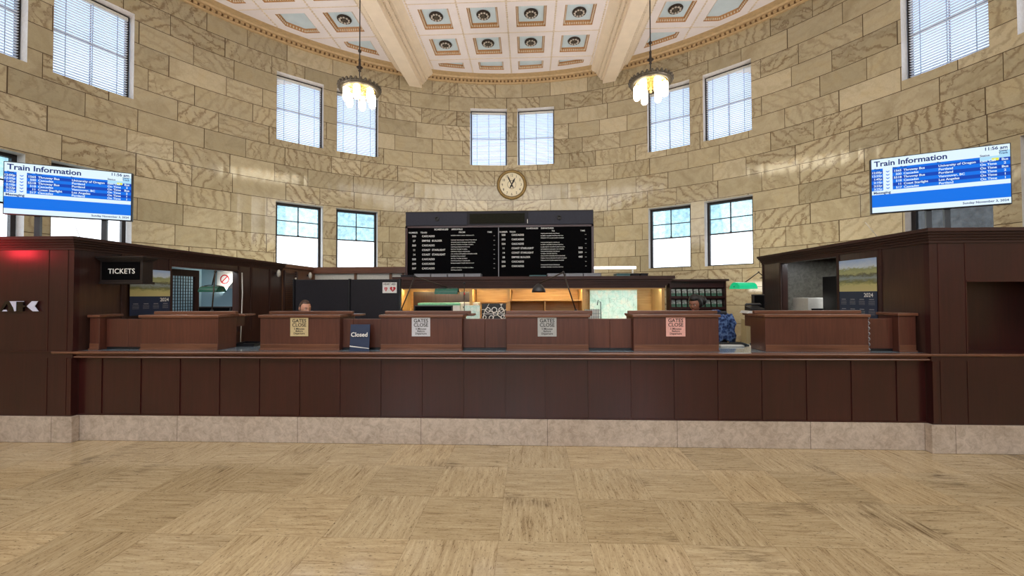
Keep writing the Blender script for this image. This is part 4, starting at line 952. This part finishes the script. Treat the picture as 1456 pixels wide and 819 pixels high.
btext('arrivals_stops', 'EUGENE ALBANY SALEM OREGON CITY\n\nCHICAGO MILWAUKEE TWIN CITIES FARGO\nSPOKANE PASCO WISHRAM VANCOUVER\nSEATTLE TUKWILA TACOMA OLYMPIA\nCENTRALIA KELSO VANCOUVER\nSEATTLE TACOMA OLYMPIA\nCENTRALIA KELSO VANCOUVER\nLOS ANGELES SACRAMENTO EUGENE SALEM\nKLAMATH FALLS ALBANY\nSEATTLE TACOMA OLYMPIA\nCENTRALIA KELSO VANCOUVER\nEUGENE ALBANY SALEM OREGON CITY\n\nSEATTLE TUKWILA TACOMA OLYMPIA\nCENTRALIA KELSO', .028, 395, 514, RP / 2 / .028, sx=.95, bold=.0003)
btext('arrivals_times', '--\n--\n--\n--\n--\n--\n--\n--', .05, 688, 519, RP / .05)
RD = .0985
btext('departures_numbers', '500\n503\n504\n11\n14\n28\n505\n509', .056, 757, 517, RD / .056, 'CENTER', .95, .001)
btext('departures_trains', 'CASCADES\nCASCADES\nCASCADES\nCOAST STARLIGHT\nCOAST STARLIGHT\nEMPIRE BUILDER\nCASCADES\nCASCADES', .056, 812, 517, RD / .056, sx=.92, bold=.001)
btext('departures_stops', 'VANCOUVER KELSO CENTRALIA\nOLYMPIA TACOMA TUKWILA SEATTLE\nOREGON CITY SALEM ALBANY EUGENE\n\nVANCOUVER KELSO CENTRALIA\nOLYMPIA TACOMA TUKWILA SEATTLE\nSALEM ALBANY EUGENE KLAMATH FALLS\nSACRAMENTO OAKLAND LOS ANGELES\nVANCOUVER KELSO CENTRALIA\nOLYMPIA TACOMA SEATTLE\nVANCOUVER WISHRAM PASCO SPOKANE\nFARGO TWIN CITIES MILWAUKEE CHICAGO\nOREGON CITY SALEM ALBANY EUGENE\n\nVANCOUVER KELSO CENTRALIA\nOLYMPIA TACOMA TUKWILA SEATTLE', .028, 1010, 506, RD / 2 / .028, sx=.93, bold=.0003)
btext('departures_times', '\n\n\n222\n250\n445\n\n', .056, 1265, 517, RD / .056, bold=.001); btext('departures_times', '--\n--\n--\n--\n--\n--\n--\n--', .05, 1309, 516, RD / .05)

# ------------------------------------------------------------------ leaflet rack
t = thing('leaflet_rack', 'dark brown leaflet rack standing right of the hutch', 'rack', (3.92, 8.55, 0)); rk = t
f = MB(); f.box(3.42, 4.48, 8.58, 8.62, 0, 1.93); f.box(3.39, 3.42, 8.40, 8.62, 0, 1.93); f.box(4.48, 4.51, 8.40, 8.62, 0, 1.93); f.build('rack_frame', M['wood_strip'], t, True)
MB().box(3.412, 4.55, 8.36, 8.64, 1.93, 1.97).build('rack_top', M['wood_trim'], t, True)
f = MB(); f.box(3.42, 4.48, 8.46, 8.58, 1.80, 1.93)
for z in (1.60, 1.38, 1.16, .94): f.box(3.42, 4.48, 8.42, 8.58, z - .02, z); f.box(3.42, 4.48, 8.41, 8.42, z - .02, z + .03)
f.build('shelf', M['wood_strip'], t, True)
lf_mats = [flat('leaflet_photo', srgb(150, 156, 150), .5, noise=.8, scale=22), flat('leaflet_green', srgb(60, 104, 84), .5, noise=.5, scale=25)]
l0 = None
for r_ in range(4):
    for c_ in range(9):
        x, z = 3.48 + c_ * .1175, (1.60, 1.38, 1.16, .94)[r_]
        lab = 'folded leaflet in column %d of the dark rack, %s row' % (c_ + 1, ('top', 'second', 'third', 'bottom')[r_])
        if l0 is None:
            l0 = l = thing('folded_leaflet', lab, 'leaflet', (x, 8.48, z)); T = Matrix.Rotation(radians(-10), 4, 'X')
            MB().box(-.045, .045, -.004, .004, .09, .175, T).build('picture_panel', lf_mats[0], l); MB().box(-.045, .045, -.004, .004, 0.001, .09, T).build('lower_panel', lf_mats[1], l)
        else: l = copy_tree(l0); l.location = (x, 8.48, z); l['label'] = lab
        l['group'] = 'leaflets in the dark rack'

# ------------------------------------------------------------------ clock
t = thing('wall_clock', 'round bronze-rimmed clock on the curved wall above the board', 'clock', (-.02, 13.59, 5.35))
RT = Matrix.Rotation(pi / 2, 4, 'X')
MB().lathe([(.40, 0), (.485, 0), (.50, .04), (.48, .085), (.445, .10), (.42, .09), (.40, .05)], n=56, M=RT, cap=False).build('clock_rim', flat('bronze_rim', srgb(140, 116, 72), .35, .6), t)
MB().lathe([(.001, .045), (.425, .045), (.425, .0)], n=48, M=RT, cap=False, smooth=False).build('clock_face', flat('cream_dial', srgb(226, 214, 184), .5, noise=.04), t); CFACE = [o for o in t.children if o.name.startswith('clock_face')][0]
m = MB()
for k in range(60):
    a_ = 2 * pi * k / 60; m.box(-.003, .003, -.049, -.046, .385, .40, Matrix.Rotation(a_, 4, 'Y'))
n = 40
for k in range(n):
    a0, a1 = 2 * pi * k / n, 2 * pi * (k + 1) / n
    m.add([(r_ * sin(a_), -.0475, r_ * cos(a_)) for r_, a_ in ((.135, a0), (.145, a0), (.145, a1), (.135, a1))], [(0, 1, 2, 3)])
m.build('minute_marks', M['bronze'], CFACE)
for k in range(1, 13):
    a_ = 2 * pi * k / 12; text('numeral', str(k), .115, M['ink'], (.315 * sin(a_), -.048, .315 * cos(a_) - .04), parent=CFACE, align='CENTER', ext=.001, bold=.001, sx=.8)
def hand(name, L, w, ang): m = MB(); m.prism([(-w * .5, -.13), (w * .5, -.13), (w * .9, -.05), (w * .5, .0), (w, L * .6), (0, L), (-w, L * .6), (-w * .5, 0), (-w * .9, -.05)], -.062 if L > .3 else -.057, -.058 if L > .3 else -.053, 'y', Matrix.Rotation(ang, 4, 'Y')); m.build(name, M['ink'], t)
hand('minute_hand', .37, .022, radians(-26)); hand('hour_hand', .26, .030, radians(27)); MB().lathe([(.001, .066), (.02, .066), (.02, .05)], n=14, M=RT, cap=False).build('hand_boss', M['ink'], t)

# ------------------------------------------------------------------ TVs
def tv(cx, cy, rz, W_, label, side, z0=2.65, z1=3.31):
    t = thing('information_screen', label, 'screen', (cx, cy, 2.335), rz); h0, h1 = z0 - 2.335, z1 - 2.335; w = W_ / 2; H = h1 - h0
    MB().box(-w, w, .0, .05, h0, h1).build('casing', M['black'], t, bevel=.006)
    for x in ((-.06, .10) if side > 0 else (-.32, .30)): MB().box(x - .025, x + .025, .05, .10, 0, h0 + .25).box(x - .06, x + .06, .0, .16, 0, .012).build('stand_post', M['black'], t)
    b = .012; y = -.003; X0, X1, Z0, Z1 = -w + b, w - b, h0 + b, h1 - b
    def rect(nm, mt, a, b_, c, d, dy=0): return MB().box(X0 + (X1 - X0) * a, X0 + (X1 - X0) * b_, y - .001 - dy, y + .003, Z1 - (Z1 - Z0) * d, Z1 - (Z1 - Z0) * c).build(nm, M[mt], t)
    DS = rect('display', 'scr_blue', 0, 1, 0, 1); t0 = t; t = DS
    rect('header_band', 'scr_white', 0, 1, 0, .18, .001); 
    rows = [('12:00p', '1565', 'Thruway Bus', 'University of Oregon', 'Last Call', 'Bus'), ('12:25p', '500', 'Cascades', 'Portland', 'On Time', '2'), ('1:45p', '5518', 'Thruway Bus', 'Portland', 'On Time', 'Bus'), ('2:10p', '518', 'Cascades', 'Vancouver, BC', 'On Time', '2'), ('2:22p', '11', 'Coast Starlight', 'Los Angeles', 'On Time', '1'), ('3:25p', '517', 'Cascades', 'Portland', 'On Time', '1')]
    r0, rh = .22, .062
    for k in range(6):
        rect('row_band', 'scr_dark' if k % 2 == 0 else 'scr_blue', 0, 1, r0 + rh * k, r0 + rh * (k + 1), .001)
    rect('arrow_column', 'scr_white', .09, .165, .18, r0 + rh * 6, .002); rect('status_band', 'scr_pale', .8, .93, .18, .25, .0015); rect('track_band', 'scr_pale', .93, 1, .10, .22, .0015)
    rect('late_mark', 'scr_yel', .88, .925, .215, .26, .003)
    rect('message_band', 'scr_white', 0, 1, r0 + rh * 6, r0 + rh * 6 + .075, .001); rect('footer_band', 'scr_white' if side < 0 else 'scr_white', 0, 1, .90, 1, .001)
    def tx(nm, s, size, a, d, mt='scr_white', al='LEFT', bold=.0006, sp=1.0): return text(nm, s, size, M[mt], (X0 + (X1 - X0) * a, y - .004, Z1 - (Z1 - Z0) * d), parent=t, align=al, ext=.0004, bold=bold, space=sp)
    tx('title', 'Train Information', .092, .02, .135, 'scr_navy', bold=.002)
    tx('clock_text', '11:56 am', .05, .985, .075, 'scr_navy', 'RIGHT', .001); tx('column_heads', 'Gate/\nTrack', .03, .985, .12, 'scr_navy', 'RIGHT', sp=.9); tx('column_heads', 'Status', .032, .80, .175, 'scr_navy'); tx('column_heads', 'Time', .028, .02, .205, 'scr_navy'); tx('column_heads', 'No.   Train', .028, .17, .205, 'scr_navy'); tx('column_heads', 'To', .028, .5, .205, 'scr_navy')
    S = .036; ph = (Z1 - Z0) * rh / S
    col = lambda i: '\n'.join(r_[i] for r_ in rows)
    for i, a_, al in ((0, .082, 'RIGHT'), (1, .235, 'RIGHT'), (2, .25, 'LEFT'), (3, .51, 'LEFT'), (4, .80, 'LEFT'), (5, .965, 'CENTER')):
        o = tx(('times', 'train_numbers', 'train_names', 'destinations', 'statuses', 'tracks')[i], col(i), S, a_, r0 + rh * .78, 'scr_white', al, .0008, ph)
    for k in range(6):
        zc = Z1 - (Z1 - Z0) * (r0 + rh * (k + .5)); xc = X0 + (X1 - X0) * .1275; MB().prism([(xc - .016, zc + .012), (xc, zc + .003), (xc + .016, zc + .012), (xc + .016, zc + .004), (xc, zc - .008), (xc - .016, zc + .004)], y - .005, y - .003, 'y').build('arrow', M['scr_blue'], t)
    tx('messaging', 'Messaging', .04, .012, r0 + rh * 6 + .06, 'scr_navy', bold=.001); tx('date', 'Sunday November 3, 2024', .034, .985, .965, 'scr_navy', 'RIGHT')
    return t0
tv(-5.225, 4.89, radians(27.7), 1.19, 'blue train information screen on posts above the left booth', -1, 2.645, 3.285)
tv(5.345, 4.99, radians(-25.6), 1.21, 'blue train information screen on posts above the right booth', 1, 2.65, 3.335)

# ------------------------------------------------------------------ glowing panels added beyond the frame to make glints in the polished stone
for sx in (-1, 1):
    for yy, ln, mt in ((3.05, .5, 'glint_warm'), (3.95, .7, 'glint_white'), (4.95, .9, 'glint_warm'), (5.85, .5, 'glint_white')):
        t = thing('glint_panel', 'slim added glint panel high over the %s booth' % ('left' if sx < 0 else 'right'), 'light fixture', (sx * 7.0, yy, ZC), group='added glint panels over the %s booth' % ('left' if sx < 0 else 'right'))
        MB().box(-.13, .13, -ln / 2, ln / 2, -.07, 0).build('housing', M['offwhite'], t); MB().box(-.11, .11, -ln / 2 + .02, ln / 2 - .02, -.08, -.07).build('glow_face', M[mt], t)

# ------------------------------------------------------------------ chandeliers
def chandelier(x, y, label):
    t = thing('chandelier', label, 'chandelier', (x, y, 6.12), group='hanging lobby chandeliers'); t.scale = (.93, .93, 1)
    MB().tube([(0, 0, -.25), (0, 0, 2.335)], .013, 10).build('rod', M['black'], t)
    MB().lathe([(.001, 2.30), (.09, 2.31), (.08, 2.27), (.03, 2.24), (.001, 2.24)], n=20, cap=False).build('ceiling_rose', M['bronze'], t)
    k = MB(); k.ball((0, 0, .86), .04, 14, 8); k.lathe([(.015, .40), (.035, .42), (.02, .45), (.075, .50), (.03, .53), (.022, .62), (.03, .66), (.014, .7)], n=18, cap=False); k.build('stem_knobs', M['bronze'], t)
    c = MB(); c.lathe([(.37, -.02), (.455, -.02), (.47, .01), (.46, .05), (.40, .07), (.36, .06), (.36, -.02)], n=48, cap=False)
    for i in range(28):
        a_ = 2 * pi * i / 28; c.ball((.462 * cos(a_), .462 * sin(a_), .05), .034, 8, 6, (1, 1, 1.2))
    c.build('crown_ring', M['pewter'], t)
    p = MB(); p.lathe([(.001, .03), (.38, .02), (.38, .035), (.001, .05)], n=40, cap=False); p.lathe([(.30, .018), (.31, .0), (.33, .0), (.34, .018)], n=40, cap=False); p.lathe([(.05, .02), (.11, .0), (.13, .02)], n=24, cap=False)
    for i in range(8):
        a_ = 2 * pi * (i + .5) / 8; p.tube([(.06 * cos(a_), .06 * sin(a_), .0), (.2 * cos(a_), .2 * sin(a_), .02), (.33 * cos(a_), .33 * sin(a_), .015)], .008, 6)
    p.build('brass_plate', M['brass'], t)
    s = MB(); s.lathe([(.001, -.22), (.015, -.21), (.03, -.18), (.015, -.15), (.025, -.12), (.03, -.07), (.02, -.03), (.04, .02)], n=18, cap=False); s.build('centre_finial', M['brass'], t)
    for i in range(6):
        a_ = 2 * pi * (i + .5) / 6 + .2; gx, gy = .30 * cos(a_), .30 * sin(a_)
        MB().lathe([(.035, -.01), (.068, -.03), (.075, -.08), (.078, -.24), (.068, -.29), (.045, -.32), (.001, -.33)], (gx, gy, 0), 18, cap=False).build('globe', M['globe'], t)
    return t
chandelier(-3.12, 8.65, 'brass chandelier with glowing opal globes hanging in front of the left windows')
chandelier(3.12, 8.65, 'brass chandelier with glowing opal globes hanging in front of the right windows')

# ------------------------------------------------------------------ people
def skin_mesh(name, V, E, R_, mat, parent, sub=2):
    me = bpy.data.meshes.new(name); me.from_pydata(V, E, []); me.materials.append(mat)
    o = bpy.data.objects.new(name, me); COL.objects.link(o)
    if parent is not None: o.parent = parent
    md = o.modifiers.new('skin', 'SKIN'); md.use_smooth_shade = True; md.branch_smoothing = .5
    for i, r_ in enumerate(R_):
        sv = me.skin_vertices[0].data[i]; sv.radius = r_ if isinstance(r_, tuple) else (r_, r_); sv.use_root = (i == 0)
    sb = o.modifiers.new('sub', 'SUBSURF'); sb.levels = sub; sb.render_levels = sub
    return o
def head_mesh(mb, c, tilt=0, yaw=0):
    """Head with brow, nose, lips, chin and ears; c is the head centre, face towards -Y before yaw."""
    T = Matrix.Translation(c) @ Matrix.Rotation(yaw, 4, 'Z') @ Matrix.Rotation(tilt, 4, 'X')
    n, m = 36, 28; vs = []; g = lambda d, w: math.exp(-(d / w) ** 2)
    for i in range(m + 1):
        th = pi * i / m
        for k in range(n):
            ph = 2 * pi * k / n; x, y, z = sin(th) * cos(ph), sin(th) * sin(ph), -cos(th)
            X, Y, Z = x * .075, y * .095, z * .117
            if Z < 0: w = 1 - .32 * (-Z / .117) ** 1.5; X *= w; Y *= (w if y > 0 else 1 - .12 * (-Z / .117) ** 2)
            if y < 0:
                f = g(X, .012) * g(Z + .018, .022); Y -= .024 * f                  # nose
                Y += .010 * g(abs(X) - .031, .014) * g(Z - .008, .012)              # eye sockets
                Y -= .005 * g(Z - .026, .010) * g(X, .05)                           # brow
                Y -= .007 * g(X, .02) * g(Z + .055, .008); Y -= .006 * g(X, .02) * g(Z + .068, .008); Y -= .008 * g(X, .022) * g(Z + .098, .014)
            vs.append(T @ Vector((X, Y, Z)))
    mb.cur = 0; mb.add(vs, [(i * n + k, i * n + (k + 1) % n, (i + 1) * n + (k + 1) % n, (i + 1) * n + k) for i in range(m) for k in range(n)], True)
    for sx in (-1, 1):
        mb.cur = 0; mb.ball((sx * .076, .008, -.005), .02, 10, 8, (.4, .8, 1.5), T)
        mb.cur = 1; mb.ball((sx * .031, -.077, .006), .0108, 10, 8, (1, .8, .7), T)
        mb.cur = 2; mb.ball((sx * .031, -.0875, .005), .0055, 8, 6, (1, .5, 1), T); mb.box(sx * .031 - .018, sx * .031 + .018, -.097, -.09, .026, .031, T)
    mb.cur = 3; mb.ball((0, -.094, -.061), .018, 10, 6, (1, .35, .32), T)
    return T
def person(loc, face, label, skin, hair, top, yaw, tilt, puff, zhead):
    """Seated clerk: pelvis at loc, head centre at height zhead, arms bent to the desk."""
    t = thing('person', label, 'person', (loc[0], loc[1], 0), face); zh = zhead; hip = zh - .66
    zs = hip + .46
    V = [(0, .02, hip), (0, .03, hip + .16), (0, .02, hip + .32), (0, .0, zs - .02), (0, -.015, zs + .06), (0, -.02, zs + .12),
         (-.12, 0, zs - .02), (-.185, 0, zs - .05), (-.22, -.02, zs - .30), (-.16, -.22, zs - .36), (-.13, -.29, zs - .36),
         (.12, 0, zs - .02), (.185, 0, zs - .05), (.22, -.02, zs - .30), (.16, -.22, zs - .36), (.13, -.29, zs - .36),
         (-.09, 0, hip - .03), (-.11, -.40, hip - .02), (-.11, -.38, hip - .42), (-.11, -.48, hip - .45),
         (.09, 0, hip - .03), (.11, -.40, hip - .02), (.11, -.38, hip - .42), (.11, -.48, hip - .45)]
    E = [(0, 1), (1, 2), (2, 3), (3, 4), (4, 5), (3, 6), (6, 7), (7, 8), (8, 9), (9, 10), (3, 11), (11, 12), (12, 13), (13, 14), (14, 15), (0, 16), (16, 17), (17, 18), (18, 19), (0, 20), (20, 21), (21, 22), (22, 23)]
    Rr = [.13, .115, .125, .10, .05, .05, .07, .055, .042, .032, .026, .07, .055, .042, .032, .026, .085, .065, .045, .035, .085, .065, .045, .035]
    for sx, w0 in ((-1, 10), (1, 15)):     # fingers
        base = Vector(V[w0])
        palm = len(V); V.append((base.x - sx * .01, base.y - .06, base.z)); E.append((w0, palm)); Rr.append((.03, .014))
        for k, L in enumerate((.062, .072, .068, .055)):
            a_ = len(V); ox = (k - 1.5) * .019; V += [(base.x - sx * .01 + ox, base.y - .085, base.z + .004), (base.x - sx * .01 + ox, base.y - .085 - L * .5, base.z + .004), (base.x - sx * .01 + ox, base.y - .085 - L, base.z - .014)]
            E += [(palm, a_), (a_, a_ + 1), (a_ + 1, a_ + 2)]; Rr += [.009, .0085, .007]
        a_ = len(V); V += [(base.x + (-sx) * .045, base.y - .05, base.z), (base.x + (-sx) * .055, base.y - .085, base.z - .006)]; E += [(palm, a_), (a_, a_ + 1)]; Rr += [.010, .008]
    body = skin_mesh('body', V, E, Rr, skin, t)
    hb = MB(); T = head_mesh(hb, Vector((0, -.03, zh)), tilt, yaw); hb.build('head', [skin, M['eye'], M['ink'], M['lip']], t)
    # hair shell: back and top of the skull down to the hairline
    hm = MB(); n, m = 32, 20; vs = []
    for i in range(m + 1):
        th = pi * i / m
        for k in range(n):
            ph = 2 * pi * k / n; x, y, z = sin(th) * cos(ph), sin(th) * sin(ph), -cos(th)
            f = 1.07 + puff
            X, Y, Z = x * .075 * f, y * .095 * f + .004, z * .117 * f
            face_ = max(0, min(1, (-y - .15) * 3)) * max(0, min(1, (.66 - z) * 6))       # pull under the skin over the face
            low = max(0, min(1, (-.25 - z) * 4)); s_ = 1 - .35 * max(face_, low)
            vs.append(T @ Vector((X * s_, Y * s_, Z * s_)))
    hm.add(vs, [(i * n + k, i * n + (k + 1) % n, (i + 1) * n + (k + 1) % n, (i + 1) * n + k) for i in range(m) for k in range(n)], True)
    hm.ball((0, .105 + puff * .3, .0), .038 + puff * .2, 14, 10, (1, 1, 1), T)
    hm.build('hair', hair, t)
    # clothing
    S = [0, 1, 2, 3, 6, 7, 8, 9, 11, 12, 13, 14]; idx = {v: i for i, v in enumerate(S)}
    skin_mesh('shirt', [V[i] for i in S], [(idx[a_], idx[b_]) for a_, b_ in E if a_ in idx and b_ in idx], [(Rr[i] if not isinstance(Rr[i], tuple) else .03) + .012 for i in S], top, t)
    S = [0, 16, 17, 18, 20, 21, 22]; idx = {v: i for i, v in enumerate(S)}
    skin_mesh('trousers', [V[i] for i in S], [(idx[a_], idx[b_]) for a_, b_ in E if a_ in idx and b_ in idx], [Rr[i] + .013 for i in S], M['trouser'], t)
    sh = MB()
    for sx in (-1, 1): sh.ball((sx * .11, -.46, hip - .46), .05, 12, 8, (.85, 2.2, .8))
    sh.build('shoes', M['black'], t)
    # stool
    z0 = hip - .15
    st = thing('office_stool', 'tall office stool under ' + label[:40].rsplit(' ', 1)[0], 'stool', (loc[0], loc[1], 0), face)
    st['label'] = 'tall black office stool under the clerk with ' + ('brown' if hair == M['hair_a'] else 'black') + ' hair'
    MB().lathe([(.001, z0 - .07), (.19, z0 - .07), (.21, z0 - .04), (.19, z0), (.001, z0)], n=28, cap=False).build('seat', M['board_case'], st)
    MB().tube([(0, 0, .06), (0, 0, z0 - .06)], .025).build('post', M['grey'], st)
    f = MB()
    for k in range(5): a_ = 2 * pi * k / 5; f.tube([(0, 0, .08), (.27 * cos(a_), .27 * sin(a_), .05)], [.022, .014]); f.ball((.27 * cos(a_), .27 * sin(a_), .027), .027, 10, 8)
    f.build('star_base', M['black'], st)
    r = MB(); r.tube([(.2 * cos(2 * pi * k / 20), .2 * sin(2 * pi * k / 20), hip - .52) for k in range(21)], .01); [r.tube([(0, 0, hip - .52), (.2 * cos(a_), .2 * sin(a_), hip - .52)], .008) for a_ in (0, pi / 2, pi, 3 * pi / 2)]; r.build('foot_ring', M['grey'], st)
    return t
person((-2.80, 5.98), radians(14), 'person with brown tied-back hair behind the tan-notice desk', M['skin_a'], M['hair_a'], M['cloth_a'], radians(42), radians(14), .0, 1.472)
person((2.95, 6.05), radians(-14), 'person with short black hair looking down behind the pink-notice desk', M['skin_b'], M['hair_b'], M['cloth_b'], radians(-34), radians(16), .22, 1.52)

# chair with jacket
t = thing('office_chair', 'black office chair behind the gap beside the pink-notice desk', 'chair', (3.35, 6.72, 0), radians(200))
MB().box(-.24, .24, -.24, .22, .72, .79).build('seat', M['board_case'], t, bevel=.03)
MB().box(-.22, .22, .22, .27, .86, 1.40).build('backrest', M['board_case'], t, bevel=.03)
f = MB(); f.box(-.03, .03, .20, .24, .72, .9); f.build('back_bracket', M['black'], t); MB().tube([(0, 0, .06), (0, 0, .73)], .028).build('post', M['grey'], t)
f = MB()
for k in range(5): a_ = 2 * pi * k / 5; f.tube([(0, 0, .08), (.29 * cos(a_), .29 * sin(a_), .05)], [.022, .014]); f.ball((.29 * cos(a_), .29 * sin(a_), .027), .027, 10, 8)
f.build('star_base', M['black'], t)
def jacket():
    t = thing('blue_jacket', 'blue patterned jacket draped over the black office chair', 'jacket', (3.35, 6.72, .8), radians(200)); m = MB(); n, k_ = 28, 16
    vs = []
    for i in range(n + 1):
        u = -1 + 2 * i / n
        for j in range(k_ + 1):
            v = j / k_; z = .575 - .02 * abs(u) - v * (.46 + .05 * sin(u * 4)); w = .24 + .035 * v + .02 * sin(v * 7)
            y = .245 + .055 * min(1, v * 5) + .018 * sin(u * 11 + v * 3) * v; vs.append((u * w, y, z))
    b = len(vs)
    for i in range(n + 1):
        u = -1 + 2 * i / n
        for j in range(k_ + 1):
            v = j / k_; z = .575 - .02 * abs(u) - v * .30; w = .24 + .02 * v; y = .245 - .055 * min(1, v * 5) + .012 * sin(u * 9) * v; vs.append((u * w, y, z))
    q = lambda o_, i, j: o_ + i * (k_ + 1) + j
    fs = [(q(0, i, j), q(0, i, j + 1), q(0, i + 1, j + 1), q(0, i + 1, j)) for i in range(n) for j in range(k_)] + [(q(b, i, j), q(b, i + 1, j), q(b, i + 1, j + 1), q(b, i, j + 1)) for i in range(n) for j in range(k_)]
    m.add(vs, fs, True); o = m.build('jacket_body', M['jacket'], t); sd = o.modifiers.new('thick', 'SOLIDIFY'); sd.thickness = .012
    for sx in (-1, 1):
        s_ = MB(); s_.tube([(sx * .22, .29, .54), (sx * .27, .31, .40), (sx * .265, .32, .22), (sx * .25, .31, .08)], [.05, .06, .052, .045], 12); s_.build('sleeve', M['jacket'], t)
    c = MB(); c.tube([(-.1, .235, .585), (-.05, .255, .60), (.05, .255, .60), (.1, .235, .585)], .022, 8); c.build('collar', M['jacket'], t)
jacket()
t = thing('cardboard_box', 'tan cardboard box upright against the stone behind the right gap', 'box', (4.86, 8.2, 0)); MB().box(-.12, .14, -.1, .1, 0, 1.18).build('carton', M['sign_tan'], t, bevel=.004); MB().box(-.12, .14, -.101, .101, .57, .61).build('tape', M['oak'], t)

# red glow of an exit light on the left booth front (lamp hangs beyond the frame)
t = thing('exit_light', 'red exit light hung in front of the left booth beyond the frame', 'light', (-5.78, 4.02, 2.12))
MB().box(-.18, .18, -.05, .05, 0, .2).build('lamp_box', M['black'], t, bevel=.006); MB().box(-.16, .16, .05, .056, .02, .18).build('red_panel', flat('red_lamp', (1, .05, .05), .4, noise=0, emit=26, ec=(1, .04, .06)), t)
MB().tube([(0, 0, .2), (0, 0, 6.78)], .006, 6).build('drop_rod', M['black'], t)
